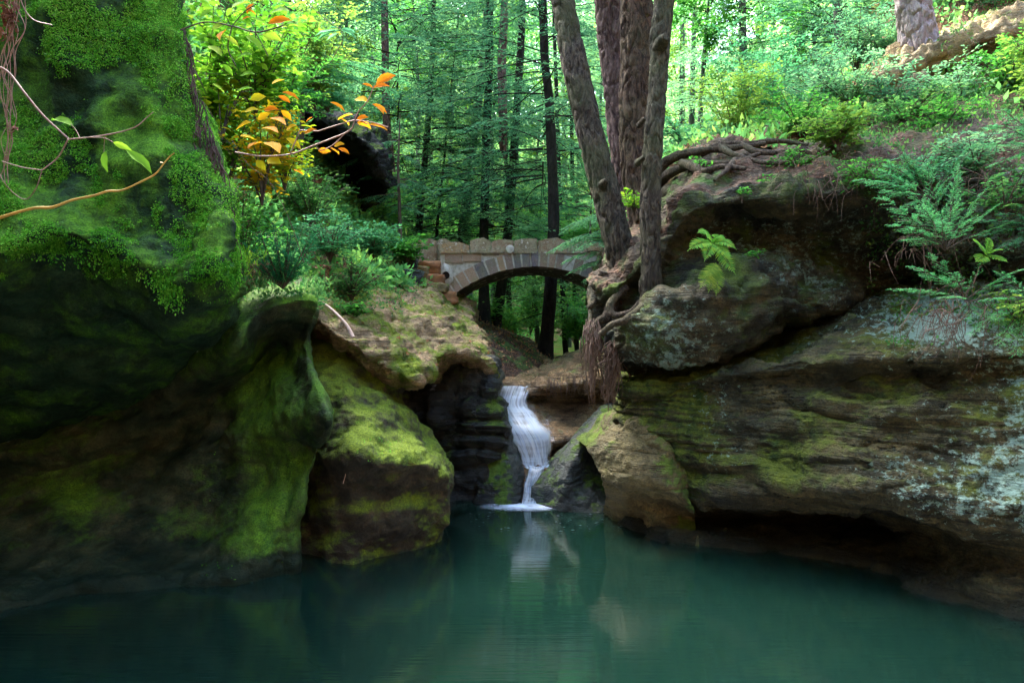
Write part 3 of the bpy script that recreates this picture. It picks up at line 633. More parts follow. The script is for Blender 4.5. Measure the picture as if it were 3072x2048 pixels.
obj('foam', mesh('foam', g.reshape(-1, 3), grid_faces(8, 12), M['foam'], uv=uv), wf)
M['bubble'] = plain_mat('bubble_foam', (.16, .2, .24), (.3, .36, .42))
rng = R(5); b = Buf()
for k in range(55):
    px, py = (rng.uniform(465, 625), rng.uniform(509, 533))
    if px > 585: py = rng.uniform(512, 530)
    Y = 2.5*F/(py-341); c = np.array([(px-512)/F*Y, Y, .015]); L = rng.uniform(.012, .06); w = rng.uniform(.006, .012)
    b.lv([c], [[1, rng.uniform(-.25, .1), 0]], [[0, 0, 1]], L, w)
tag(obj('floating_foam', b.mesh('floating_foam', M['bubble'])), 'small flecks of white foam drifting on the pool below the falls', 'foam', None, 'stuff')
# ------------------------------------------------------------ bridge
def stone_mat():
    t = NT('bridge_stone'); r = t.geo.outputs['Random Per Island']; n = t.noise(9, 5, .65); n2 = t.noise(45, 4, .7); n0 = t.noise(2.2, 3, .5)
    c = t.ramp(r, (0, (.13, .11, .12)), (.25, (.09, .085, .10)), (.5, (.27, .17, .11)), (.75, (.17, .14, .12)), (1, (.34, .21, .12)))
    c = t.mix(t.mr(n, .4, .7, 0, .6), c, (.27, .17, .12)); c = t.mix(t.mr(n2, .55, .75, 0, .8), c, (.42, .38, .34))
    c = t.mix(t.mr(n0, .5, .62, 0, .35), c, (.12, .16, .06))
    return t.done(t.bsdf(c, .85, t.bump(t.math('ADD', n, t.math('MULTIPLY', n2, .4)), .7, .03)))
M['stone'] = stone_mat()
def cope_mat():
    t = NT('coping_stone'); r = t.geo.outputs['Random Per Island']; n = t.noise(6, 6, .7); n2 = t.noise(30, 4, .7)
    c = t.ramp(r, (0, (.34, .21, .12)), (.35, (.22, .16, .11)), (.6, (.40, .26, .14)), (1, (.28, .23, .15)))
    c = t.mix(t.mr(n, .46, .6, 0, .8), c, (.34, .31, .21)); c = t.mix(t.mr(n2, .5, .7, 0, .7), c, (.10, .07, .06)); c = t.mix(t.mr(t.noise(13, 3, .5), .62, .68, 0, .9), c, (.55, .50, .44))
    return t.done(t.bsdf(c, .9, t.bump(t.math('ADD', n, n2), .9, .04), Specular_IOR_Level=.2))
M['cope'] = cope_mat()
M['mortar'] = plain_mat('mortar', (.46, .43, .38), (.28, .26, .22), 14, .9, .6)
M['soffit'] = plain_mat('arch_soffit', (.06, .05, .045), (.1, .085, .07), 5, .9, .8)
M['black'] = plain_mat('pipe_dark', (.012, .012, .014), (.02, .02, .02), 5, .7, .1)
M['rust'] = plain_mat('orange_sandstone', (.30, .13, .05), (.16, .08, .04), 8, .9, .8)
YB = 15.0; WB = 2.0
br = thing('stone_bridge', 'small arched stone footbridge over the stream above the waterfall', 'bridge', tuple(P(520, 330, YB)))
BO = np.array(P(520, 330, YB))
# arch in the plane Y=YB; intrados circle through three picture points
pa, pb, pc = P(450, 298, YB)[[0, 2]], P(503, 270.5, YB)[[0, 2]], P(572, 272, YB)[[0, 2]]
def circ(a, b, c):
    A = np.array([[2*(b-a)[0], 2*(b-a)[1]], [2*(c-a)[0], 2*(c-a)[1]]]); B = np.array([b@b-a@a, c@c-a@a]); o = np.linalg.solve(A, B); return o, np.linalg.norm(a-o)
oc, rc = circ(pa, pb, pc)
ang0 = math.atan2(pa[1]-oc[1], pa[0]-oc[0]); ang1 = pi-ang0+.0
def arcp(a, r, y): return np.array([oc[0]+r*math.cos(a), y, oc[1]+r*math.sin(a)])
rng = R(11); ring = Buf(); ring2 = Buf(); mort = Buf(); soff = Buf()
dA = .20/rc; a = ang0; RW = .34
def wedge(buf, a0, a1, r0, r1, y0, y1, j=.008):
    v = [arcp(x, r, y)+rng.uniform(-j, j, 3) for y in (y0, y1) for (x, r) in ((a0, r0), (a1, r0), (a1, r1), (a0, r1))]
    buf.add(v, np.array([[0, 1, 2, 3], [7, 6, 5, 4], [0, 4, 5, 1], [1, 5, 6, 2], [2, 6, 7, 3], [3, 7, 4, 0]]))
while a > ang1:
    st = dA*rng.uniform(.8, 1.25)
    if a > ang0-.01: pass
    wedge(ring, a-.018/rc*1, max(a-st, ang1)+.018/rc, rc+.004, rc+RW*rng.uniform(.93, 1.05), YB-.03+rng.uniform(-.015, .015), YB+.25)
    wedge(ring2, a-.018/rc*1, max(a-st, ang1)+.018/rc, rc+.004, rc+RW*rng.uniform(.93, 1.05), YB+WB-.25, YB+WB+.03)
    a -= st
k = 30; aa = np.linspace(ang0, ang1, k+1)
for i in range(k): wedge(mort, aa[i], aa[i+1], rc+.012, rc+RW-.02, YB-.018, YB+WB+.018, 0)
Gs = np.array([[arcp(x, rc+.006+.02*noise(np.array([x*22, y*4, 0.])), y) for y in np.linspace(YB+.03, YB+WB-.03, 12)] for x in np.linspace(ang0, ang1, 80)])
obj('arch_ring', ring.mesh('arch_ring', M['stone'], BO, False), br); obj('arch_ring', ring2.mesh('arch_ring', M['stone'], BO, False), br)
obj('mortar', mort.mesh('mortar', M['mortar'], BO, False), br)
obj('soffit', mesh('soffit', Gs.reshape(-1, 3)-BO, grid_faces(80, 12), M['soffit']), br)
# spandrel wall of small dark stones between arch and coping, then coping stones with an uneven top
ztop = P(0, 253.5, YB)[2]; xL, xR = P(440, 0, YB)[0], P(640, 0, YB)[0]
sp = Buf(); cp = Buf(); core = Buf()
x = xL
def rough_box(buf, x0, x1, z0, z1, y0, y1, j=.012, top=.0):
    n = 4; xs = np.linspace(x0, x1, n)
    tz = z1+np.array([0, top*.8, top, 0])*rng.uniform(.5, 1.2)+rng.uniform(-j, j, n)
    v = []
    for y in (y0, y1):
        for i in range(n): v.append((xs[i], y+rng.uniform(-j, j), z0)); 
        for i in range(n): v.append((xs[i], y+rng.uniform(-j, j), tz[i]))
    f = []
    for i in range(n-1): f += [[i, i+1, n+i+1, n+i], [2*n+i+1, 2*n+i, 3*n+i, 3*n+i+1], [n+i, n+i+1, 3*n+i+1, 3*n+i], [i+1, i, 2*n+i, 2*n+i+1]]
    f += [[0, n, 3*n, 2*n], [n-1, 3*n-1, 4*n-1, 2*n-1]]
    buf.add(v, np.array(f))
for y0, y1 in ((YB-.05, YB+.3), (YB+WB-.3, YB+WB+.05)):
    sp = Buf(); cp = Buf()
    x = xL
    while x < xR:
        wd = rng.uniform(.34, .75); x1 = min(x+wd, xR)
        rough_box(cp, x+.008, x1-.008, ztop+.012, ztop+.20+rng.uniform(-.03, .03)+.10*math.exp(-((x-xL-1.6)/1.3)**2), y0, y1, .02, .07); x = x1
    x = xL+.1
    while x < P(512, 0, YB)[0]:
        x1 = x+rng.uniform(.25, .5); xm = .5*(x+x1)
        dz = math.sqrt(max((rc+RW)**2-(max(abs(xm-oc[0])-.14, 0))**2, 0))+oc[1]
        if dz+.05 < ztop: rough_box(sp, x+.01, x1-.01, max(dz+.03, ztop-.2), ztop-.012, y0+.03, y1-.03, .01)
        x = x1
    obj('coping', cp.mesh('coping', M['cope'], BO, False), br); obj('spandrel', sp.mesh('spandrel', M['stone'], BO, False), br)
# rubble core under coping, between arch and left edge
zz = lambda xx: math.sqrt(max((rc+.02)**2-(xx-oc[0])**2, 0))+oc[1]
xs = np.linspace(xL+.01, xR, 60); lo = P(0, 300, YB)[2]
V = []; 
for y in (YB+.012, YB+WB-.012):
    for q in xs: V.append((q, y, max(zz(q), lo) if q > P(452, 0, YB)[0] else lo+(P(452, 0, YB)[0]-q)*1.1))
    for q in xs: V.append((q, y, ztop+.1))
n = 60; f = []
for i in range(n-1): f += [[i, i+1, n+i+1, n+i], [2*n+i+1, 2*n+i, 3*n+i, 3*n+i+1], [n+i, n+i+1, 3*n+i+1, 3*n+i]]
f += [[0, n, 3*n, 2*n]]
core.add(V, np.array(f))
obj('rubble_core', core.mesh('rubble_core', M['mortar'], BO, False), br)
# mortar patch around a dark drain pipe at the left haunch
pt = Buf(); c0 = P(446, 275, YB-.06)
th = np.linspace(0, 2*pi, 25)[:-1]
ro = np.array([(.155+.05*noise(np.array([math.cos(q)*2, math.sin(q)*2, 3.]))) for q in th])
v = [(c0[0]+(1.1 if math.sin(q) < 0 else .8)*r_*math.cos(q), c0[1]-.02*1, c0[2]+1.5*r_*math.sin(q)) for q, r_ in zip(th, ro)]
v += [(p[0]+(p[0]-c0[0])*.2, YB+.05, p[2]+(p[2]-c0[2])*.2) for p in v[:24]]+[(c0[0]+.085*math.cos(q), c0[1]-.03, c0[2]+.085*math.sin(q)) for q in th]
f = [[i, (i+1) % 24, 24+(i+1) % 24, 24+i] for i in range(24)]+[[48+i, 48+(i+1) % 24, (i+1) % 24, i] for i in range(24)]
pt.add(v, np.array(f))
obj('mortar_patch', pt.mesh('mortar_patch', M['mortar'], BO), br)
dp = Buf(); dp.tube([c0+[0, -.06, 0], c0+[0, .25, 0]], [.078, .078], 18, cap=False)
obj('drain_pipe', dp.mesh('drain_pipe', M['black'], BO), br)
dk = Buf(); q0 = c0+np.array([0, .03, 0]); dk.add([q0+[.078*math.cos(q), 0, .078*math.sin(q)] for q in th], np.array([list(range(24))]))
obj('pipe_mouth', dk.mesh('pipe_mouth', M['black'], BO), br)
# round white stone set in the parapet
ws = Buf(); c1 = P(510, 249, YB-.06); M['white'] = plain_mat('pale_round_stone', (.5, .47, .41), (.34, .32, .27), 12)
v = [c1+[0, -.05, 0]]+[c1+[.085*math.cos(q)*(1+.12*math.sin(3*q)), -.03, .085*math.sin(q)] for q in th]+[c1+[.10*math.cos(q), .03, .10*math.sin(q)] for q in th]
ws.add(v, np.array([[0, 1+i, 1+(i+1) % 24] for i in range(24)])); ws.add(v, np.array([[1+i, 25+i, 25+(i+1) % 24, 1+(i+1) % 24] for i in range(24)]))
obj('round_stone', ws.mesh('round_stone', M['white'], BO), br)
def stone(name, px, py, Y, sx, sy, sz, mat, label, cat='rock', seed=0, group=None, yaw=0, parent=None):
    """a weathered angular stone: subdivided box pulled by noise"""
    n = 9; t = np.linspace(-1, 1, n); b = Buf(); faces = grid_faces(n, n)
    for ax in range(3):
        for s_ in (-1, 1):
            u, v_ = np.meshgrid(t, t); g_ = np.zeros((n, n, 3)); g_[..., ax] = s_; g_[..., (ax+1) % 3] = u*s_; g_[..., (ax+2) % 3] = v_
            q = g_/np.maximum(1e-6, (np.abs(g_)**7).sum(-1)**(1/7))[..., None]
            d = 1+.16*fbm(q*1.3+seed, 3)+.05*fbm(q*5+seed, 3)
            q = q*d[..., None]*np.array([sx, sy, sz]); b.add(q.reshape(-1, 3), faces)
    V = np.concatenate(b.V); F_ = np.concatenate(b.F[4])
    _, idx, inv = np.unique(np.round(V, 4), axis=0, return_index=True, return_inverse=True)
    me = mesh(name, V[idx], inv.ravel()[F_], mat); o = obj(name, me, parent, tuple(P(px, py, Y)), yaw)
    if not parent: tag(o, label, cat, group)
    return o
# stepped parapet and abutment blocks to the left of the arch
x = P(388, 0, 15.6)[0]
pw = thing('parapet_wall', 'low stone wall leading off the left end of the bridge', 'wall', tuple(P(400, 275, 15.6)))
wb = Buf(); W0 = P(400, 275, 15.6)
while x < P(438, 0, 15.3)[0]:
    x1 = x+rng.uniform(.3, .5); z1 = P(0, 243+rng.uniform(-2, 3), 15.4)[2]
    rough_box(wb, x+.01, x1-.01, z1-.5, z1, 15.25, 15.6, .02, .05); x = x1
obj('stones', wb.mesh('stones', M['cope'], W0, False), pw)
stone('abutment_block', 443, 299, 14.75, .30, .3, .16, M['rust'], 'rust brown angular block just under the foot of the arch', 'rock', 3)
stone('footing_stone', 427, 283, 14.9, .38, .3, .2, M['rust'], 'orange brown stone left of the drain pipe on the bridge', 'rock', 8)
stone('mossy_footing_stone', 402, 277, 14.2, .42, .3, .16, M['greyrock'], 'grey green flat stone at the left end of the footing stones', 'rock', 12)

for k, (px, py, Y, a, c_, m_, lb) in enumerate([(430, 268, 15.0, .24, .15, 'rust', 'brown block of rubble between the parapet wall and the drain pipe'), (419, 272, 14.8, .22, .13, 'outcrop', 'tan rubble stone wedged under the parapet wall'), (409, 266, 14.7, .2, .14, 'greyrock', 'grey green rubble stone at the left of the abutment, half in leaves'),
    (436, 288, 14.6, .26, .10, 'outcrop', 'flat tan slab stacked on the rust brown block under the arch foot'), (417, 288, 14.4, .26, .10, 'rust', 'low flat brown slab lying on the tan shelf below the abutment')]):
    stone('rubble_stone', px, py, Y, a, .25, c_, M[m_], lb, 'rock', 30+k*4, 'rubble stones of the abutment')
# ------------------------------------------------------------ bark and foliage materials
M['bark_g'] = bark_mat('grey_bark', (.095, .08, .055), (.14, .115, .08), (.018, .014, .011), .35, (.10, .13, .045), 1.0)
M['bark_b'] = bark_mat('brown_bark', (.12, .075, .045), (.17, .11, .07), (.022, .014, .011), .22, (.09, .10, .035), 1.0)
M['bark_p'] = bark_mat('pinkish_bark', (.19, .12, .105), (.25, .165, .145), (.06, .035, .035), .05, (.16, .15, .1), .8)
M['bark_s'] = bark_mat('silver_bark', (.44, .36, .36), (.52, .47, .47), (.26, .2, .2), .2, (.2, .24, .14), .8, .7)
M['bark_d'] = bark_mat('dark_bark', (.024, .020, .018), (.036, .03, .027), (.008, .007, .007), .15, (.04, .06, .02), .6, .8)
M['bark_m'] = bark_mat('greygreen_bark', (.10, .115, .105), (.14, .15, .135), (.05, .055, .05), .3, (.09, .13, .06), .6, .6)
M['root'] = bark_mat('root_bark', (.10, .075, .05), (.15, .115, .08), (.022, .016, .012), .3, (.09, .11, .035), 1.5, .7, zs=.7)
M['hairroot'] = plain_mat('hair_roots', (.07, .042, .03), (.15, .10, .075), 8, .9)
M['twig'] = plain_mat('twig_bark', (.06, .045, .035), (.10, .08, .06), 8, .9)
M['hem_d'] = leaf_mat('hemlock_needles', [(.022, .08, .05), (.042, .13, .075), (.075, .19, .10), (.14, .27, .12)], .42, trc=1.8)
M['hem_l'] = leaf_mat('pale_hemlock_needles', [(.05, .145, .085), (.09, .22, .12), (.15, .30, .15), (.25, .40, .16)], .45, trc=1.8)
M['broad_l'] = leaf_mat('yellow_green_leaves', [(.06, .15, .03), (.11, .22, .04), (.18, .29, .05), (.30, .37, .06)], .45, trc=1.6)
M['broad_g'] = leaf_mat('fresh_green_leaves', [(.02, .10, .02), (.04, .17, .03), (.08, .26, .04), (.14, .34, .05)], .45, trc=1.6)
M['cool_g'] = leaf_mat('cool_green_leaves', [(.02, .11, .05), (.05, .20, .09), (.09, .28, .13), (.16, .36, .18)], .45, trc=1.5)

def hemlock_foliage(rng, H, z0, Lmax, nb, tw=.16, ll=.13, lw=.05, droop=.22, dens=1., top=.35):
    fo, br_ = Buf(), Buf()
    for i in range(nb):
        z = z0+(H-z0)*(i+rng.rand())/nb; L = Lmax*(1-(z-z0)/(H-z0)*(1-top))*rng.uniform(.6, 1.1); az = rng.rand()*2*pi
        rise = rng.uniform(-.12, .22); n = 8; t = np.linspace(0, 1, n)
        ax = np.array([math.cos(az), math.sin(az), 0]); sd = np.array([-ax[1], ax[0], 0])
        wob = .12*L*np.sin(t*pi*rng.uniform(.6, 1.4)+rng.rand()*6)*rng.uniform(-.6, .6)
        pts = np.array([0, 0, z])+np.outer(t*L, ax)+np.outer(wob-wob[0], sd); pts[:, 2] += rise*t*L-droop*L*t*t
        br_.tube(pts, np.linspace(.011*L**.5, .003, n), 4, cap=False)
        m = int(L/tw*dens); tt = rng.uniform(.18, 1, m)
        base = np.stack([np.interp(tt, t, pts[:, q]) for q in range(3)], 1)
        side = np.where(rng.rand(m) < .5, -1, 1.); tl = L*.36*(1.08-tt)*rng.uniform(.6, 1.3, m)+.12
        dr = nrm(ax*rng.uniform(.5, .9, m)[:, None]+sd*side[:, None]+np.array([0, 0, 1])*rng.uniform(-.35, .05, m)[:, None])
        cnt = np.maximum(2, (tl/(ll*.42)).astype(int)); idx = np.repeat(np.arange(m), cnt)
        s = rng.rand(len(idx)); q = base[idx]+dr[idx]*(tl[idx]*s)[:, None]; q[:, 2] -= .22*tl[idx]*s*s
        ls = np.where(rng.rand(len(idx)) < .5, -1, 1.)
        pd = nrm(np.cross(dr[idx], [0, 0, 1.]))
        D = nrm(dr[idx]*rng.uniform(.4, 1., len(idx))[:, None]+pd*ls[:, None]*rng.uniform(.3, 1, len(idx))[:, None]+rng.normal(size=(len(idx), 3))*.12-np.array([0, 0, .12]))
        Nn = np.array([0, 0, 1.])+rng.normal(size=(len(idx), 3))*.33
        fo.lv(q, D, Nn, ll*rng.uniform(.6, 1.2, len(idx)), lw*rng.uniform(.7, 1.3, len(idx)))
    return fo, br_
def dead_limbs(rng, b, z0, z1, n, L):
    for i in range(n):
        z = rng.uniform(z0, z1); az = rng.rand()*2*pi; l = L*rng.uniform(.4, 1); t = np.linspace(0, 1, 6)
        ax = np.array([math.cos(az), math.sin(az), 0]); pts = np.array([0, 0, z])+np.outer(t*l, ax); pts[:, 2] += rng.uniform(-.1, .2)*t*l-.28*l*t*t; pts += np.cumsum(rng.normal(size=(6, 3))*.02*l, 0)
        b.tube(pts, np.linspace(.014, .004, 6), 4, cap=False)
        for k in range(3):
            j = rng.randint(2, 5); d_ = nrm(ax+rng.normal(size=3)*.6); b.tube([pts[j], pts[j]+d_*l*.25, pts[j]+d_*l*.4-np.array([0, 0, .05*l])], [.008, .006, .004], 3, cap=False)
HV = []
for k, (z0, Lm, nb, mat) in enumerate([(3.2, 3.6, 125, 'hem_d'), (1.4, 3.2, 140, 'hem_l'), (4.6, 4.2, 120, 'hem_d'), (2.0, 4.0, 145, 'hem_l')]):
    rr = R(100+k); fo, bb = hemlock_foliage(rr, 19, z0, Lm, nb, tw=.105, ll=.105, lw=.038)
    dead_limbs(rr, bb, 1.2, z0+5, 16, 1.8)
    HV.append((fo.mesh('hemlock_foliage', M[mat]), bb.mesh('hemlock_branches', M['bark_d'])))

def bark_fun(seed, depth=.10, freq=9):
    def f(pts, th, rad):
        c, s = np.cos(th)[None, :], np.sin(th)[None, :]; z = np.cumsum(np.concatenate([[0], np.linalg.norm(np.diff(pts, axis=0), axis=1)]))[:, None]
        k = freq*np.maximum(rad[:, None], .08)
        Q = np.stack([c*k+0*z, s*k+0*z, z*3.1+0*c], -1)+seed
        Q2 = np.stack([c*k*.3+0*z, s*k*.3+0*z, z*.8+0*c], -1)+seed
        return 1+depth*(np.clip(1-np.abs(noise(Q+.5*noise(Q*.7)[..., None]))*3.5, 0, 1)*-1+.35*noise(Q*2.3))+.12*noise(Q2)
    return f
def trunk_px(pts, seed=0, n=24, seg=72, up=None, depth=.1):
    """pts: (px,py,Y,width px) from base up"""
    A = np.array([list(P(*q[:3]))+[q[3]/F*q[2]/2] for q in pts])
    if up: A = np.concatenate([A, A[-1:]+np.append((A[-1, :3]-A[-2, :3])/np.linalg.norm(A[-1, :3]-A[-2, :3])*up, -A[-1, 3]*.45)])
    s = _cr(A, n); return s[:, :3], np.maximum(s[:, 3], .01), seg, bark_fun(seed, depth)

def fg_tree(name, label, pts, bark, seed, cat='tree', up=9, crown=True, knots=(), n=44, depth=.16):
    base = P(*pts[0][:3]); r = thing(name, label, cat, tuple(base))
    c, rad, seg, rf = trunk_px(pts, seed, n, 84, up, depth); b = Buf(); b.tube(c, rad, seg, rfun=rf)
    tk = obj('trunk', b.mesh('trunk', M[bark], base), r)
    for (kx, ky, kY, kr) in knots:
        kb = Buf(); q = P(kx, ky, kY); kb.tube([q+[0, .12, 0], q+[0, .02, 0], q+[.02, -.05, .01], q+[.03, -.1, .02]], [kr*1.3, kr*1.1, kr, kr*.5], 10, rough=.3)
        obj('branch_stub', kb.mesh('branch_stub', M[bark], base), r)
    if crown:
        top = c[-1]-base; m = HV[seed % 4]
        o = obj('crown', m[0], r, tuple(top-np.array([0, 0, 13.5]))); o.rotation_euler[2] = seed
        # crown foliage begins well above the frame
    return r, base
def crown_mesh(seed):
    rr = R(seed); fo, bb = hemlock_foliage(rr, 9, 0, 3.6, 70, tw=.2, ll=.17, lw=.07); return fo.mesh('crown_foliage', M['hem_d']), bb.mesh('crown_branches', M['bark_d'])
CRN = crown_mesh(900)
def fg(name, label, pts, bark, seed, up=9, knots=(), crown=True, depth=.17):
    r, base = fg_tree(name, label, pts, bark, seed, up=up, crown=False, knots=knots, depth=depth)
    c, rad, _, _ = trunk_px(pts, seed, 4, 8, up)
    if crown:
        top = c[-1]-base-np.array([0, 0, 7.5]); o = obj('crown', CRN[0], r, tuple(top)); o.rotation_euler[2] = seed*1.3
        o = obj('branches', CRN[1], r, tuple(top)); o.rotation_euler[2] = seed*1.3
    return r, base
tA, bA = fg('leaning_hemlock', 'leaning furrowed trunk, leftmost of the cluster rising above the waterfall', [(628,290,9.2,34),(624,262,9.1,34),(616,235,9.1,31),(606,195,9.2,29),(592,140,9.3,27),(578,80,9.4,26),(570,40,9.5,25),(563,0,9.6,24),(548,-90,9.8,23)], 'bark_g', 1, knots=[(603,183,8.95,.05)])
tB, bB = fg('pinkish_trunk_tree', 'straight pinkish brown trunk standing behind the others of the root cluster', [(632,215,11.6,34),(628,190,11.6,28),(622,140,11.6,28),(616,80,11.7,27),(610,20,11.8,27),(606,-90,12,26)], 'bark_p', 2)
tC, bC = fg('thick_brown_hemlock', 'thickest brown trunk in the middle of the root cluster', [(650,238,10.3,50),(645,205,10.3,36),(638,170,10.35,34),(636,120,10.4,33),(637,60,10.5,33),(637,0,10.6,33),(636,-90,10.8,32)], 'bark_b', 3)
tD, bD = fg('slender_front_hemlock', 'slender front trunk on the right of the cluster with a knot near the top', [(652,302,8.55,26),(651,270,8.5,22),(650,230,8.5,21),(650,190,8.5,21),(653,140,8.5,20),(658,85,8.55,19),(661,30,8.6,21),(664,0,8.6,20),(668,-90,8.7,19)], 'bark_g', 4, knots=[(662,42,8.4,.075),(640,160,8.38,.035),(641,122,8.36,.03)])
tR, bR = fg('silver_trunk_tree', 'pale silvery pink trunk standing on the sandstone outcrop at the upper right', [(924,62,12.2,44),(920,50,12.2,38),(915,20,12.2,35),(910,-20,12.2,34),(905,-110,12.3,33)], 'bark_s', 5)

# roots of the cluster
def root(b, pts, r0, r1, rough=.12, seg=12, n=8):
    A = np.array([P(*q) for q in pts]); A[:, 2] -= r0*.5; s = _cr(A, n); s += .03*np.stack([noise(s*2.1+k*9) for k in range(3)], -1); b.tube(s, np.linspace(r0, r1, len(s))*(1+.25*noise(s*3)), seg, rough=rough*1.8)
def roots_obj(parent, base, lst, mat='root', name='root'):
    for L in lst:
        b = Buf(); root(b, *L); obj(name, b.mesh(name, M[mat], base), parent)
roots_obj(tA, bA, [
 ([(618,268,9.0),(610,285,8.9),(611,300,8.85),(606,312,8.8),(598,318,8.8),(592,330,8.8)], .10, .045),
 ([(626,285,8.7),(617,292,8.65),(609,302,8.6),(614,312,8.55),(630,310,8.45),(640,300,8.5)], .055, .03),
 ([(605,268,9.0),(600,288,9.05),(596,300,9.0),(588,305,9)], .08, .03),
])
roots_obj(tD, bD, [
 ([(650,298,8.5),(640,306,8.3),(625,318,8.3),(612,322,8.4),(600,332,8.5)], .065, .03),
 ([(652,300,8.5),(662,310,8.25),(676,318,8.1),(690,322,8.1)], .09, .03),
])
roots_obj(tC, bC, [
 ([(652,210,10.1),(664,190,9.9),(674,186,9.6),(690,190,9.0),(708,180,8.8)], .13, .04),
 ([(655,175,10.2),(665,158,10.1),(690,150,9.9),(720,146,9.6),(765,140,9.5)], .09, .035),
 ([(656,185,10.1),(672,168,9.7),(700,160,9.3),(735,158,9.0),(760,150,9)], .08, .03),
 ([(700,152,9.9),(718,144,9.8),(745,142,9.6),(785,139,9.6),(810,142,9.4)], .055, .025),
 ([(680,160,9.5),(705,168,9.0),(720,164,8.9),(745,168,8.7)], .06, .03),
 ([(720,146,9.6),(738,153,9.1),(760,160,8.8),(790,160,8.6)], .05, .02),
 ([(740,143,9.6),(770,150,9.1),(800,148,9.0),(822,156,8.8)], .045, .02),
 ([(735,157,9.0),(728,168,8.75),(715,178,8.6)], .045, .02),
 ([(655,200,9.9),(668,205,9.5),(682,200,9.2),(690,205,8.9)], .10, .03),
 ([(646,225,9.9),(655,235,9.5),(668,238,9.1),(680,232,8.9)], .10, .03),
])
# hanging hair roots on the undercut edge below the cluster
rng = R(31); b = Buf()
for k in range(230):
    g_ = rng.rand() < .5; px = rng.normal()*4+(594 if g_ else 613); py = rng.uniform(318, 345) if g_ else rng.uniform(338, 368)
    L = rng.uniform(14, 62)*(1 if g_ else .75); Y = 8.7+rng.uniform(-.15, .5); sx = rng.uniform(-8, 3); w = rng.normal()*3
    pts = [P(px, py, Y), P(px+sx*.4+w, py+L*.33, Y-.05), P(px+sx*.8-w*.4, py+L*.66, Y), P(px+sx+rng.normal()*3, py+L, Y+.05)]
    b.tube(_cr(np.array(pts), 4), np.linspace(.008, .003, 13)*rng.uniform(.6, 1.4), 4, cap=False)
for k in range(24):
    px, py = rng.uniform(545, 592), 380; px = rng.uniform(548, 592); Y = 12.1
    L = rng.uniform(5, 20); b.tube([P(px, 378-(px-548)*.1, Y), P(px+rng.normal()*3, 382+L*.5, Y-.1), P(px+rng.normal()*4, 384+L, Y-.05)], [.008, .006, .003], 3, cap=False)
tag(obj('hanging_roots', b.mesh('hanging_roots', M['hairroot'])), 'reddish brown hair roots hanging under the tree cluster', 'roots', None, 'stuff')
# root ball lumps of soil between roots
stone('root_ball', 600, 308, 9.25, .15, .3, .34, M['topblock'], 'dark soil and root ball bulging under the leaning trunk', 'soil mound', 15)
stone('soil_mound', 634, 282, 9.4, .34, .5, .60, M['litter2'], 'dark soil packed between the leaning trunk and the slender trunk', 'soil mound', 21)

# ------------------------------------------------------------ background trees
def bg_tree(name, label, pts, bark, var, rz, seed, sc=1., zoff=0., cat='tree', group=None, up=10, foliage=True):
    base = P(*pts[0][:3]); gz = float(ground_z(np.array(base[0]), np.array(base[1])))
    r = thing(name, label, cat, tuple(base), 0, group)
    A = [tuple(q) for q in pts]
    c, rad, seg, rf = trunk_px(A, seed, 8, 18, up, .08)
    c = np.concatenate([[[c[0][0], c[0][1], min(gz, c[0][2])-.4]], c]); rad = np.concatenate([[rad[0]*1.25], rad])
    b = Buf(); b.tube(c, rad, 18, rfun=rf); obj('trunk', b.mesh('trunk', M[bark], base), r)
    if foliage:
        for nm, me in (('crown', HV[var][0]), ('limbs', HV[var][1])):
            o = obj(nm, me, r, (0, 0, zoff)); o.rotation_euler[2] = rz; o.scale = (sc,)*3
            lean = (c[-1]-c[1])/(c[-1]-c[1])[2]; o.matrix_local = o.matrix_local  # sheared crowns are avoided: the trunk keeps its own lean
    return r
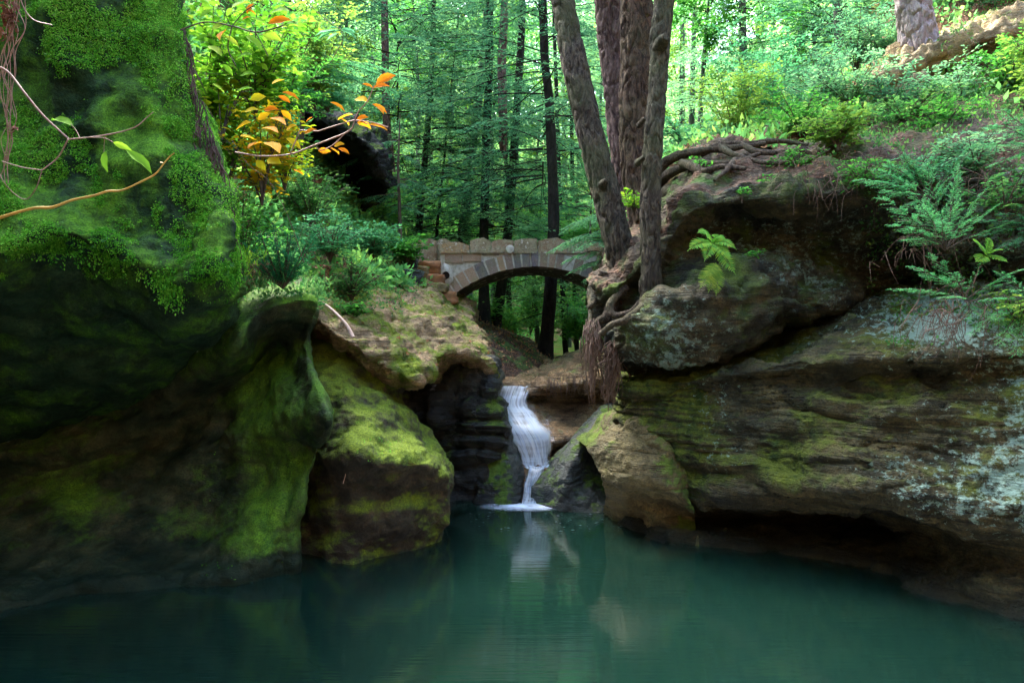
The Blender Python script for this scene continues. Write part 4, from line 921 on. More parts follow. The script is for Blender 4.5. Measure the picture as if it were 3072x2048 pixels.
BT = [
 ('hemlock', 'thin dark hemlock behind the gap between parapet wall and bridge', [(414,342,23,8),(418,245,23,7.5),(425,160,23,6.5),(432,60,23,5.5),(434,-30,23,5)], 'bark_d', 0, .3, 1.),
 ('hemlock', 'grey brown hemlock trunk left of the bridge with a bare patch at mid height', [(397,330,20,11),(394,238,20,10.5),(392,190,20,9.5),(389,150,20,9),(386,110,20,8),(384,-20,20,7)], 'bark_p', 2, 1.2, .9),
 ('grey_leaning_tree', 'smooth grey green trunk leaning right above the left half of the arch', [(446,345,24,14),(461,243,24,10.5),(470,170,24,9.5),(477,110,24,9),(485,40,24,8),(490,-40,24,7)], 'bark_m', 1, 2.2, .95),
 ('hemlock', 'dark hemlock trunk whose foot shows left of center under the arch', [(485,338,21,15),(484,300,21,12),(484,243,21,9.5),(486,150,21,8.5),(489,60,21,8),(490,-40,21,7)], 'bark_d', 3, .8, 1.),
 ('hemlock', 'dark trunk leaning right, crossing behind the crown of the arch', [(494,336,22,14),(499,300,22,11),(507,243,22,9.5),(514,150,22,8.5),(520,60,22,7.5),(524,-40,22,7)], 'bark_d', 0, 3.6, 1.),
 ('hemlock', 'stout dark trunk seen whole under the right half of the arch', [(543,366,17.5,22),(546,340,17.5,15),(550,300,17.5,13.5),(553,243,17.5,12),(553,190,17.5,11),(549,100,17.5,9.5),(545,60,17.5,9),(541,-40,17.5,8)], 'bark_d', 2, 4.4, .85),
 ('hemlock', 'thin pole trunk right of the stout one under the arch', [(566,360,24,6),(564,320,24,5.5),(562,270,24,5),(560,200,24,4.5),(556,80,24,4)], 'bark_d', 1, 5.2, .8),
 ('hemlock', 'thinnest pole trunk beside the tree roots under the arch', [(577,352,27,5),(575,320,27,4.5),(574,270,27,4),(572,150,27,4)], 'bark_d', 3, 0.2, .8),
 ('hemlock', 'short thin trunk between the two dark feet and the stout trunk under the arch', [(512,335,27,6.5),(509,300,27,6),(508,270,27,5),(506,150,27,4.5)], 'bark_d', 1, 2.9, .8),
 ('hemlock', 'spindly young hemlock just left of the grey leaning trunk', [(433,330,22,4),(436,243,22,3.2),(441,190,22,2.6),(446,140,22,2)], 'bark_d', 0, 5.6, .7),
]
for i, (nm, lb, pts, bk, var, rz, sc) in enumerate(BT):
    bg_tree(nm, lb, pts, bk, var, rz, 10+i, sc, group='hemlocks behind the bridge')
# broken dead trunk hanging behind the bridge
r = thing('dead_snag', 'broken bare trunk ending in splinters above the middle of the bridge', 'dead tree', tuple(P(504, 155, 19.5)))
base = P(504, 155, 19.5); c, rad, seg, rf = trunk_px([(505,158,19.5,2.5),(503,145,19.5,8),(503,120,19.5,9),(502,60,19.5,9),(504,20,19.5,8.5),(507,-60,19.5,8)], 77, 8, 18, 4, .1)
b = Buf(); b.tube(c, rad, 18, rfun=rf); obj('trunk', b.mesh('trunk', M['bark_p'], base), r)
# further hemlocks of the slope, each a copy of one of four
proto = []
for k in range(4):
    p_ = thing('hemlock', 'hemlock', 'tree', (0, 0, 0), 0, 'hemlocks filling the slope beyond')
    b = Buf(); t = np.linspace(0, 1, 12); pts = np.stack([.25*np.sin(t*3+k), .25*np.cos(t*2.4+k*2)-.25, t*19-.5], 1); b.tube(pts, np.linspace(.19, .05, 12), 10, rfun=bark_fun(k+40, .08))
    obj('trunk', b.mesh('trunk', M['bark_m'], (0, 0, 0)), p_); obj('crown', HV[k][0], p_); obj('limbs', HV[k][1], p_); proto.append(p_)
spots = [  # px of the foot, Y, variant, turn, scale, label
 (332,27,1,.4,1.1,'pale green hemlock rising behind the dark rock overhang'),
 (372,34,3,1.4,1.2,'hemlock far behind the grey brown trunk left of the bridge'),
 (468,46,1,3.1,1.2,'hazy far hemlock straight behind the left half of the bridge'),
 (572,33,1,5.2,1.1,'leafy hemlock filling the gap left of the leaning furrowed trunk'),
 (598,25,3,.9,.62,'low feathery hemlock just behind the right end of the bridge'),
 (612,40,1,1.9,1.2,'far hemlock framed between the leaning trunk and the pinkish one'),
 (675,30,3,2.6,1.1,'pale hemlock right of the root cluster above the exposed roots'),
 (705,24,1,3.9,.9,'nearer pale hemlock above the exposed roots'),
 (752,20,3,5.5,.95,'dense green hemlock on the slope above the yellow green bush'),
 (792,25,0,.1,1.1,'dark hemlock on the right slope with layered boughs'),
 (832,19.5,2,1.1,1.0,'darkest hemlock left of the silver trunk'),
 (868,23,0,2.0,1.1,'dark hemlock behind the silver trunk'),
 (955,19,2,3.3,1.0,'dark hemlock behind the sandstone outcrop'),
 (1015,21,0,4.7,1.1,'dark hemlock at the far right above the outcrop'),
 (250,24,1,2.4,1.1,'hemlock rising behind the yellow leaves on the left bank'),
 (292,19,3,5.0,.9,'nearer hemlock on the left bank above the dark overhang'),
 (200,21,0,1.6,1.1,'hemlock beside the tall mossy cliff on the left'),
]
used = set()
for px, Y, k, rz, sc, lb in spots:
    X = (px-512)/F*Y; z = float(ground_z(np.array(X), np.array(Y)))
    if Y < 21 and px > 700: z = max(z, 2.6+(px-700)*.012)
    if k in used: dup(proto[k], (X, Y, z-.3), rz, sc, lb)
    else: used.add(k); proto[k].location = (X, Y, z-.3); proto[k].rotation_euler = (0, 0, rz); proto[k].scale = (sc,)*3; proto[k]['label'] = lb
# broadleaf trees between the hemlocks
def broadleaf(seed, mat):
    rr = R(seed); tb, lb_, fo = Buf(), Buf(), Buf(); t = np.linspace(0, 1, 12); H_ = 13.; pts = np.stack([.4*np.sin(t*2.5+seed), .4*np.sin(t*3.1), t*H_-.4], 1)
    tb.tube(pts, np.linspace(.14, .03, 12), 10, rfun=bark_fun(seed, .04))
    for i in range(46):
        h = rr.uniform(.14, 1); s0 = np.array([np.interp(h, t, pts[:, q]) for q in range(3)]); az = rr.rand()*2*pi; L = rr.uniform(1.4, 3.6)*(1.15-.6*h); d_ = np.array([math.cos(az), math.sin(az), rr.uniform(.0, .55)]); k = np.linspace(0, 1, 7); bp = s0+np.outer(k*L, d_); bp[:, 2] -= .12*L*k*k; bp += np.cumsum(rr.normal(size=(7, 3))*.05, 0)
        lb_.tube(bp, np.linspace(.022, .005, 7), 4, cap=False); m = 16; tt = rr.uniform(.2, 1, m); bb = np.stack([np.interp(tt, k, bp[:, q]) for q in range(3)], 1); dr = nrm(rr.normal(size=(m, 3))*[1, 1, .25]+d_*.6)
        tl = rr.uniform(.3, .9, m); cnt = (tl/.035).astype(int); idx = np.repeat(np.arange(m), cnt); s = rr.rand(len(idx)); q = bb[idx]+dr[idx]*(tl[idx]*s)[:, None]+rr.normal(size=(len(idx), 3))*.05
        fo.lv(q, dr[idx]*.6+rr.normal(size=q.shape)*.6-[0, 0, .2], np.array([0, 0, 1.])+rr.normal(size=q.shape)*.4, rr.uniform(.08, .15, len(q)), rr.uniform(.05, .08, len(q)))
    p_ = thing('broadleaf_tree', 'x', 'tree', (0, 0, 0), 0, 'broadleaf trees between the hemlocks')
    obj('trunk', tb.mesh('trunk', M['bark_m']), p_); obj('limbs', lb_.mesh('limbs', M['bark_d']), p_); obj('crown', fo.mesh('crown', M[mat]), p_); return p_
bproto = [broadleaf(70, 'broad_l'), broadleaf(71, 'broad_g')]; bused = set()
for px, Y, k, rz, sc, lb in [(648,30,0,.5,1.2,'yellow green broadleaf tree glimpsed behind the root cluster'), (712,21,1,1.5,.95,'fresh green broadleaf tree above the exposed roots'), (590,36,0,2.5,1.3,'broadleaf tree showing left of the leaning furrowed trunk'),
   (455,33,0,3.5,1.2,'sunlit broadleaf tree behind the grey leaning trunk'), (408,28,1,4.5,1.1,'green broadleaf tree behind the parapet wall'), (335,22,0,5.5,1.0,'yellow green broadleaf tree above the dark overhang'), (765,30,0,.9,1.3,'broadleaf tree high on the right slope'),
   (500,30,1,1.9,1.1,'green broadleaf tree behind the middle of the bridge'), (545,27,0,2.2,.9,'small yellow green broadleaf tree seen through the arch beside the stout trunk'), (270,17,0,4.1,.8,'yellow green broadleaf tree on the left bank behind the saplings'), (815,23,1,5.2,.9,'green broadleaf tree left of the silver trunk'), (478,40,0,2.9,1.4,'yellow green broadleaf tree far behind the left half of the bridge'), (525,44,1,1.2,1.5,'tall fresh green broadleaf tree far behind the crown of the arch'), (430,40,1,.2,1.4,'broadleaf tree far behind the thin dark hemlock')]:
    X = (px-512)/F*Y; z = float(ground_z(np.array(X), np.array(Y)))-.2
    if k in bused: dup(bproto[k], (X, Y, z), rz, sc, lb)
    else: bused.add(k); bproto[k].location = (X, Y, z); bproto[k].rotation_euler = (0, 0, rz); bproto[k].scale = (sc,)*3; bproto[k]['label'] = lb
# the far wood, one mass
def far_wood():
    rr = R(55); f = Buf(); tb = Buf()
    for i in range(150):
        Y = rr.uniform(44, 95); px = rr.uniform(-120, 1150); X = (px-512)/F*Y; z = float(ground_z(np.array(X), np.array(Y)))
        if i % 5 == 0: tb.tube([(X, Y, z-1), (X+rr.normal()*.5, Y, z+10), (X+rr.normal(), Y, z+22)], [.28, .2, .08], 6, cap=False)
        n = 2300; zz_ = rr.uniform(2, 24, n); rad = (4.3*(1-(zz_-2)/30))*np.sqrt(rr.rand(n)); th = rr.rand(n)*2*pi
        lay = np.round(zz_/1.1+.6*np.sin(th*3+i))*1.1
        q = np.stack([X+rad*np.cos(th), Y+rad*np.sin(th), z+.7*lay+.3*zz_-.16*rad], 1)
        D = np.stack([np.cos(th), np.sin(th), -.3+0*th], 1)+rr.normal(size=(n, 3))*.5
        f.lv(q, D, np.array([0, 0, 1.])+rr.normal(size=(n, 3))*.5, rr.uniform(.3, .6, n), rr.uniform(.14, .26, n))
    o = obj('far_woods', f.mesh('far_woods', M['far'])); tag(o, 'hazy mass of far off woodland closing the valley', 'woods', None, 'stuff')
    tag(obj('far_trunks', tb.mesh('far_trunks', M['bark_m'])), 'trunks of the far off woodland', 'woods', None, 'stuff')
M['far'] = leaf_mat('far_leaves', [(.09, .22, .12), (.15, .32, .15), (.26, .42, .16), (.45, .52, .14)], .5, nscale=.12, trc=1.7)
far_wood()
# ------------------------------------------------------------ plant helpers
M['yellow'] = leaf_mat('yellow_leaves', [(.18, .24, .01), (.42, .33, .01), (.55, .32, .01), (.55, .20, .008)], .4, trc=1.2, nscale=1.5)
M['orange'] = leaf_mat('orange_leaves', [(.58, .27, .01), (.56, .19, .008), (.50, .13, .008), (.58, .33, .02)], .4, trc=1.3, nscale=1.5)
M['golden'] = leaf_mat('golden_green_leaves', [(.12, .24, .01), (.25, .32, .015), (.38, .36, .015)], .45, trc=1.3)
M['lime'] = leaf_mat('lime_leaves', [(.04, .14, .01), (.08, .22, .015), (.18, .36, .03), (.34, .42, .04)], .45, trc=1.3, nscale=1.2)
M['yew'] = leaf_mat('yew_needles', [(.008, .07, .03), (.016, .12, .05), (.03, .18, .075), (.07, .28, .12)], .35, trc=1.4)
M['mossleaf'] = leaf_mat('moss_leaves', [(.025, .14, .012), (.06, .25, .02), (.13, .38, .03), (.28, .52, .08)], .35, trc=1.4, nscale=1.2)
M['paleleaf'] = leaf_mat('pale_ground_leaves', [(.02, .09, .03), (.05, .16, .05), (.10, .24, .07), (.20, .32, .08)], .4, trc=1.4, nscale=1.2)
M['fernleaf'] = leaf_mat('fern_leaves', [(.08, .26, .04), (.14, .36, .07), (.30, .42, .05)], .45, trc=1.5)
M['sprig'] = leaf_mat('sprig_needles', [(.05, .22, .09), (.09, .34, .14), (.16, .46, .18), (.26, .55, .2)], .4, trc=1.6)
M['under'] = leaf_mat('understory_leaves', [(.06, .21, .08), (.11, .30, .10), (.19, .39, .11), (.34, .46, .10)], .5, trc=1.7)
M['dryd'] = leaf_mat('dark_dry_leaves', [(.08, .03, .02), (.14, .06, .035), (.05, .02, .015)], .1, trc=1.)
M['dry'] = leaf_mat('dry_leaves', [(.16, .07, .03), (.30, .14, .06), (.42, .22, .12), (.10, .05, .03)], .15, trc=1.2)
M['vine_p'] = plain_mat('pinkish_vine_bark', (.20, .10, .075), (.30, .19, .14), 20, .6)
M['vine_y'] = plain_mat('yellow_stem', (.52, .30, .05), (.40, .26, .05), 20, .5)
M['stemg'] = plain_mat('green_stem', (.10, .12, .03), (.16, .12, .05), 20, .7)

def twig_leaves(fo, rng, base, dr, tl, ll, lw, sp, T=T_SMALL, droop=.2, nj=.35, up=None, spread=1.):
    m = len(base); cnt = np.maximum(2, (tl/sp).astype(int)); idx = np.repeat(np.arange(m), cnt)
    o = np.arange(len(idx))-np.repeat(np.concatenate([[0], np.cumsum(cnt)[:-1]]), cnt); s = (o+.6*rng.rand(len(idx)))/cnt[idx]
    q = base[idx]+dr[idx]*(tl[idx]*s)[:, None]; q[:, 2] -= droop*tl[idx]*s*s
    side = np.where(o % 2 == 0, 1, -1.); pd = nrm(np.cross(dr[idx], [0, 0, 1.])+1e-6)
    D = nrm(dr[idx]*rng.uniform(.4, 1., len(idx))[:, None]+pd*side[:, None]*rng.uniform(.4, 1.1, len(idx))[:, None]*spread+rng.normal(size=(len(idx), 3))*.18-np.array([0, 0, droop*.7]))
    Nn = np.array([0, 0, 1.])+rng.normal(size=(len(idx), 3))*nj
    fo.lv(q, D, Nn, ll*rng.uniform(.6, 1.25, len(idx)), lw*rng.uniform(.75, 1.25, len(idx)), T)
def shrub(name, label, base, H, Rr, ns, nt, ll, lw, mat, seed, T=T_SMALL, sp=None, cat='shrub', group=None, lean=(0, 0, 0), tl=.35, lo=.15, stem='twig', droop=.25, extra=None, sr=.012, nj=.35):
    rng = R(seed); fo, st = Buf(), Buf(); base = np.array(base); r = thing(name, label, cat, tuple(base), 0, group)
    for i in range(ns):
        az = rng.rand()*2*pi; k = rng.rand()**.5; n = 9; t = np.linspace(0, 1, n)[:, None]
        tip = np.array([math.cos(az)*Rr*k, math.sin(az)*Rr*k, H*(1-.35*k*k)*rng.uniform(.75, 1.05)])+np.array(lean)*H
        mid = np.array([tip[0]*.25, tip[1]*.25, tip[2]*.6])
        pts = 2*t*(1-t)*mid+t*t*tip+np.cumsum(rng.normal(size=(n, 3))*.012*H, 0)*t
        st.tube(pts, np.linspace(sr, sr*.25, n), 5, cap=False)
        tt = rng.uniform(lo, 1, nt); b = np.stack([np.interp(tt, t[:, 0], pts[:, q]) for q in range(3)], 1)
        a2 = rng.rand(nt)*2*pi; dr = nrm(np.stack([np.cos(a2), np.sin(a2), rng.uniform(-.2, .6, nt)], 1)+nrm(tip)*.3)
        L = tl*rng.uniform(.5, 1.2, nt)*(1.15-.5*tt)
        for j in range(0, nt, 2): e = b[j]+dr[j]*L[j]*.9-[0, 0, droop*L[j]*.8]; st.tube([b[j], (b[j]+e)/2+[0, 0, .03*L[j]], e], [sr*.35, sr*.25, sr*.12], 3, cap=False)
        twig_leaves(fo, rng, b, dr, L, ll, lw, sp or ll*.5, T, droop, nj)
    if extra: extra(fo, st, rng)
    obj('stems', st.mesh('stems', M[stem]), r); obj('foliage', fo.mesh('foliage', M[mat]), r)
    return r
def on(px, py, Y): return P(px, py, Y)

# --- left bank plants
shrub('sapling', 'lime green broadleaf sapling at the top beside the tall mossy cliff', on(205,150,8.6), 2.0, .75, 12, 16, .11, .065, 'lime', 201, T_BROAD, tl=.5, sr=.014)
shrub('sapling', 'lime green sapling with larger leaves leaning over the top edge right of the first', on(255,120,8.3), 1.7, .8, 10, 14, .12, .07, 'lime', 202, T_BROAD, tl=.5)
shrub('autumn_shrub', 'bright yellow leaved shrub between the mossy cliff and the dark overhang', on(262,205,7.9), 1.3, .5, 11, 12, .075, .042, 'yellow', 203, T_BROAD, tl=.4)
shrub('autumn_shrub', 'yellow green shrub just behind the bright yellow one, nearer the mossy cliff', on(228,190,8.4), 1.3, .55, 10, 12, .10, .055, 'lime', 204, T_BROAD, tl=.4)
shrub('sapling', 'fine leaved yellow green sapling above the dark overhang', on(315,110,12.5), 2.2, 1.1, 12, 26, .09, .05, 'broad_l', 205, tl=.6)
shrub('sapling', 'small leaved green sapling at the top, left of the dark overhang', on(282,130,11.), 2.2, .9, 12, 26, .08, .045, 'broad_g', 206, tl=.6)
shrub('bush', 'cool green leafy bush crowning the dark overhang', on(328,112,14.4), .7, .9, 14, 22, .09, .05, 'hem_l', 207, tl=.5)
shrub('bush', 'leafy green bush below the yellow leaves, against the mossy cliff', on(243,270,8.2), .9, .5, 14, 18, .06, .03, 'broad_g', 208, tl=.35)
shrub('bush', 'pale green bush right of the dark yew', on(330,262,9.8), .75, .6, 14, 18, .07, .035, 'cool_g', 209, tl=.35)
shrub('bush', 'grassy bush behind the yew at the foot of the dark overhang', on(312,230,11.2), 1.2, .9, 16, 20, .08, .03, 'paleleaf', 210, tl=.4)
shrub('bush', 'green bush at the left end of the parapet wall', on(372,262,13.), .75, .8, 14, 18, .10, .055, 'cool_g', 211, T_BROAD, tl=.35)
shrub('bush', 'bright green leafy plant sprawling over the left end of the parapet wall', on(408,262,14.3), .55, .55, 12, 12, .13, .075, 'broad_g', 212, T_BROAD, tl=.3)
shrub('bush', 'wispy pale bush growing on the upper part of the tan shelf', on(352,300,9.8), .55, .5, 14, 14, .05, .03, 'paleleaf', 213, tl=.3)
shrub('bush', 'small bright leafed plant at the lower edge of the wispy bush on the tan shelf', on(350,322,9.1), .30, .28, 12, 8, .06, .035, 'broad_g', 214, T_BROAD, tl=.2, lo=.3)
# dark young yew: upright feathery stems with needles
def yew():
    rng = R(220); b0 = P(283, 288, 7.6); r = thing('yew_bush', 'dark blue green needled yew sapling on the ledge left of the tan shelf', 'shrub', tuple(b0)); st, fo = Buf(), Buf()
    for i in range(26):
        az = rng.rand()*2*pi; k = rng.rand()**.6; H_ = rng.uniform(.35, .95)*(1.05-.35*k); tip = np.array([math.cos(az)*.48*k, math.sin(az)*.45*k, H_]); t = np.linspace(0, 1, 7)[:, None]
        pts = 2*t*(1-t)*np.array([tip[0]*.4, tip[1]*.4, H_*.35])+t*t*tip; st.tube(pts, np.linspace(.011, .003, 7), 4, cap=False)
        nt = 22; tt = rng.uniform(.15, 1, nt); bb = np.stack([np.interp(tt, t[:, 0], pts[:, q]) for q in range(3)], 1); a2 = rng.rand(nt)*2*pi
        dr = nrm(np.stack([np.cos(a2), np.sin(a2), rng.uniform(.2, .9, nt)], 1)); twig_leaves(fo, rng, bb, dr, rng.uniform(.1, .26, nt), .028, .008, .008, droop=.1, nj=.6)
    obj('stems', st.mesh('stems', M['twig']), r); obj('needles', fo.mesh('needles', M['yew']), r)
yew()
# grassy tufts by the cliff nose
def tuft(name, label, b0, n, L, w, mat, seed, down=.3, cat='grass tuft', spreadx=.12):
    rng = R(seed); fo = Buf(); b0 = np.array(b0)
    for i in range(n):
        a = rng.rand()*2*pi; q = rng.normal(size=3)*[spreadx, .08, .06]; d = np.array([math.cos(a)*.8, math.sin(a)*.8, rng.uniform(.4, 1.3)]); l = L*rng.uniform(.5, 1.2)
        p1 = q+nrm(d)*l*.5; p2 = p1+nrm(d*[1.3, 1.3, -down])*l*.5; s = nrm(np.cross(d, [0, 0, 1.]))*w
        fo.add([q-s, q+s, p1+s, p1-s, p2], np.array([[0, 1, 2, 3]])); fo.add([p1-s, p1+s, p2], np.array([[0, 1, 2]]))
    o = obj(name, fo.mesh(name, M[mat]), None, tuple(b0)); tag(o, label, cat)
tuft('grass_tuft', 'yellow green blades of grass sprouting beside the nose of the mossy cliff', P(243, 262, 6.6), 120, .22, .004, 'lime', 230, .8, spreadx=.09)
tuft('grass_tuft', 'long pale grass blades at the foot of the yew', P(262, 283, 7.5), 110, .30, .004, 'paleleaf', 231, .8)
tuft('grass_tuft', 'grass blades arching over the dark brow right of the yew', P(318, 288, 8.3), 90, .25, .004, 'paleleaf', 232, .8)

# --- big leaves on single branches
def leaf_px(fo, lst, Y, mat_T=T_BROAD, rng=R(3), o=(0, 0, 0), aspect=.5):
    for (x0, y0, x1, y1) in lst:
        a, b_ = P(x0, y0, Y+rng.uniform(-.05, .05)), P(x1, y1, Y+rng.uniform(-.12, .12)); L = np.linalg.norm(b_-a)
        n_ = nrm(np.array([rng.normal()*.35, -.75, .75+rng.normal()*.3])); fo.lv([a-np.array(o)], [b_-a], [n_], L, L*aspect*rng.uniform(.85, 1.1), T_BROAD)
OB = P(250, 165, 6.6)
ob = thing('orange_leaved_branch', 'thin branch with orange leaves reaching right over the dark overhang', 'branch', tuple(OB))
b = Buf()
for L, r_ in [([(235,152),(262,156),(290,154),(312,146),(330,139),(345,133),(352,128)], .008), ([(318,131),(340,124),(356,120),(368,124)], .006), ([(345,133),(334,144),(322,150),(316,147)], .005), ([(300,130),(318,131)], .006),
              ([(352,128),(358,112),(368,100),(374,85)], .005), ([(356,120),(372,122),(388,127)], .004), ([(290,154),(300,130)], .006)]:
    b.tube(spline([P(x, y, 6.3)-OB for x, y in L], 5), r_, 5)
obj('twigs', b.mesh('twigs', M['vine_p']), ob)
b = Buf(); rg = R(12)
leaf_px(b, [(376,84,396,73),(362,84,374,87),(373,88,390,84),(372,104,388,112),(378,106,384,113),(338,120,352,112),(340,118,350,124),(356,120,368,116),(357,122,371,127),(368,124,388,128),(304,134,316,128),(330,102,346,110),(306,122,312,116),
            (318,150,331,151),(330,148,340,153),(338,148,350,153),(334,146,344,143),(294,170,303,173),(278,96,291,102),(264,110,278,108),(270,118,286,122),(282,92,300,98)], 6.3, rng=rg, o=OB, aspect=.48)
obj('orange_leaves', b.mesh('orange_leaves', M['orange']), ob)
b = Buf()
leaf_px(b, [(355,99,368,100),(281,110,292,120),(236,130,250,120),(240,136,256,138),(258,120,270,112),(262,128,278,130),(248,148,262,140),(266,142,280,150),(268,158,280,162),(256,160,266,170),(286,138,302,148),(250,100,266,95),(244,112,258,108),(272,84,284,78),(286,130,296,124)], 6.35, rng=rg, o=OB, aspect=.6)
obj('yellow_leaves', b.mesh('yellow_leaves', M['yellow']), ob)
OB = P(250, 20, 6.4)
ob = thing('beech_branch', 'branch of large lime leaves with one orange leaf hanging in at the top', 'branch', tuple(OB)); b = Buf()
for L, r_ in [([(180,30),(205,22),(232,26),(255,32),(275,28),(292,22)], .007), ([(232,26),(244,12),(256,4)], .005), ([(255,32),(262,44),(268,56)], .005), ([(232,26),(228,48),(236,66)], .006)]:
    b.tube(spline([P(x, y, 6.4)-OB for x, y in L], 5), r_, 5)
obj('twigs', b.mesh('twigs', M['twig']), ob); b = Buf()
leaf_px(b, [(250,18,270,24),(262,34,282,40),(246,36,262,48),(270,14,288,8),(232,8,250,0),(224,36,240,46),(212,30,226,22),(208,46,222,54),(262,2,280,-4),(282,26,298,22),(236,60,250,52),(222,64,234,76),(236,92,252,86),(212,84,226,92),(200,18,214,8),(196,40,208,34),(290,8,306,0),(240,76,254,72)], 6.4, rng=rg, o=OB, aspect=.52)
obj('lime_leaves', b.mesh('lime_leaves', M['lime']), ob); b = Buf()
leaf_px(b, [(245,8,257,14),(247,14,253,2),(242,20,250,16),(268,24,292,18),(226,30,218,38)], 6.4, rng=rg, o=OB, aspect=.5)
obj('orange_leaves', b.mesh('orange_leaves', M['orange']), ob)
# blueish star of long leaves and its thread-like stem
OB = P(335, 30, 6.2); ob = thing('climbing_vine', 'thin pale vine looping down from the top to a star of long green leaves', 'vine', tuple(OB)); b = Buf()
b.tube(spline([P(x, y, 6.2)-OB for x, y in [(298,-10),(315,10),(332,24),(342,31),(342,42),(336,52),(331,62)]], 6), .004, 5); obj('stem', b.mesh('stem', M['stemg']), ob)
b = Buf(); leaf_px(b, [(340,30,316,38),(338,31,314,33),(341,30,357,37),(342,29,356,31),(340,29,328,27),(338,33,326,40)], 6.2, rng=rg, o=OB, aspect=.2); obj('leaves', b.mesh('leaves', M['cool_g']), ob)
OB = P(285, 200, 6.5); ob = thing('bare_vine', 'pale thread of bare vine drooping across the yew', 'vine', tuple(OB)); b = Buf()
b.tube(spline([P(x, y, 6.5)-OB for x, y in [(232,140),(248,164),(268,180),(283,205),(294,232),(304,262)]], 8), .0035, 5); obj('stem', b.mesh('stem', M['hairroot']), ob)

# --- foreground vines across the mossy cliff
YV = 4.6; OB = P(70, 140, YV)
ob = thing('pinkish_vine', 'bare pinkish vine with three green leaves in front of the mossy cliff', 'vine', tuple(OB)); b = Buf()
for L, r0, r1 in [([(-8,64),(8,72),(24,92),(42,114),(60,131),(69,139)], .009, .006), ([(69,139),(90,137),(115,133),(135,127),(146,118),(153,112)], .0055, .003), ([(68,139),(58,157),(42,170)], .005, .004), ([(42,170),(22,167),(2,161)], .004, .003), ([(42,170),(36,188),(26,199),(14,193),(4,182),(0,174)], .0035, .003), ([(80,138),(76,130),(71,124)], .003, .002), ([(92,137),(105,138),(115,143)], .003, .002), ([(105,136),(104,145),(104,153)], .002, .002)]:
    s = spline([P(x, y, YV+.02*math.sin(x))-OB for x, y in L], 6); b.tube(s, np.linspace(r0, r1, len(s)), 6)
obj('stem', b.mesh('stem', M['vine_p']), ob); b = Buf()
leaf_px(b, [(73,126,50,116),(113,142,132,150),(126,150,153,171),(105,151,106,171)], YV, rng=R(8), o=OB, aspect=.38); obj('leaves', b.mesh('leaves', M['lime']), ob)
OB = P(70, 200, 4.4); ob = thing('yellow_stem', 'long yellow leafless stem arching in from the left edge', 'branch', tuple(OB)); b = Buf()
s = spline([P(x, y, 4.4)-OB for x, y in [(-12,221),(4,216),(33,208),(52,207),(72,200),(95,195),(108,191),(122,190),(140,182),(155,174),(164,163),(170,156)]], 6); b.tube(s, np.linspace(.011, .004, len(s)), 8, rough=.15)
b.tube([P(164,163,4.4)-OB, P(160,162,4.4)-OB], .003, 4); b.tube([P(170,156,4.4)-OB, P(174,153,4.38)-OB], .004, 4); obj('stem', b.mesh('stem', M['vine_y']), ob)
OB = P(8, 60, 4.7); ob = thing('hanging_creeper', 'dry reddish creeper stems hanging down the left edge of the picture', 'vine', tuple(OB)); b = Buf(); rg2 = R(14)
for k in range(9):
    x = rg2.uniform(-2, 18); pts = [P(x+rg2.normal()*4+(6 if j < 3 else 0), y, 4.7)-OB for j, y in enumerate(range(-15, int(rg2.uniform(120, 215)), 22))]
    b.tube(spline(pts, 5), rg2.uniform(.0018, .004), 5)
b.tube(spline([P(x, y, 4.7)-OB for x, y in [(18,-10),(24,8),(34,20),(52,25)]], 5), .004, 5)
obj('stem', b.mesh('stem', M['vine_p']), ob); b = Buf(); n = 70
q = np.array([P(rg2.uniform(2, 16), y, 4.7)-OB for y in rg2.uniform(-5, 38, n)]+[P(17+rg2.normal()*2, y, 4.7)-OB for y in rg2.uniform(118, 138, 5)])
b.lv(q, rg2.normal(size=(len(q), 3))-[0, 0, 1], rg2.normal(size=(len(q), 3)), .05, .028, T_BROAD); obj('dry_leaves', b.mesh('dry_leaves', M['dryd']), ob)
# fallen bare stick on the bank
OB = P(340, 315, 8.2); o = Buf(); o.tube(spline([P(318,300,8.5)-OB, P(328,306,8.35)-OB, P(340,317,8.2)-OB, P(348,327,8.15)-OB, P(353,337,8.1)-OB], 5), np.linspace(.012, .024, 21), 9, rough=.12)
M['stick'] = plain_mat('bare_wood', (.46, .30, .24), (.58, .44, .36), 25, .7)
tag(obj('broken_stick', o.mesh('broken_stick', M['stick']), None, tuple(OB)), 'smooth pinkish bare stick lying on the bank beside the mossy rib', 'stick')
for x0, y0, x1, y1, lb in [(343,483,347,467,'short straw-like twig resting on the mossy snout'), (353,456,358,447,'tiny pale twig higher up on the mossy snout')]:
    a, c_ = P(x0, y0, 7.5), P(x1, y1, 7.55); o = Buf(); o.tube([a-a, (c_-a)*.5+[.004, 0, 0], c_-a], .0045, 6); tag(obj('twig', o.mesh('twig', M['stick']), None, tuple(a)), lb, 'twig')

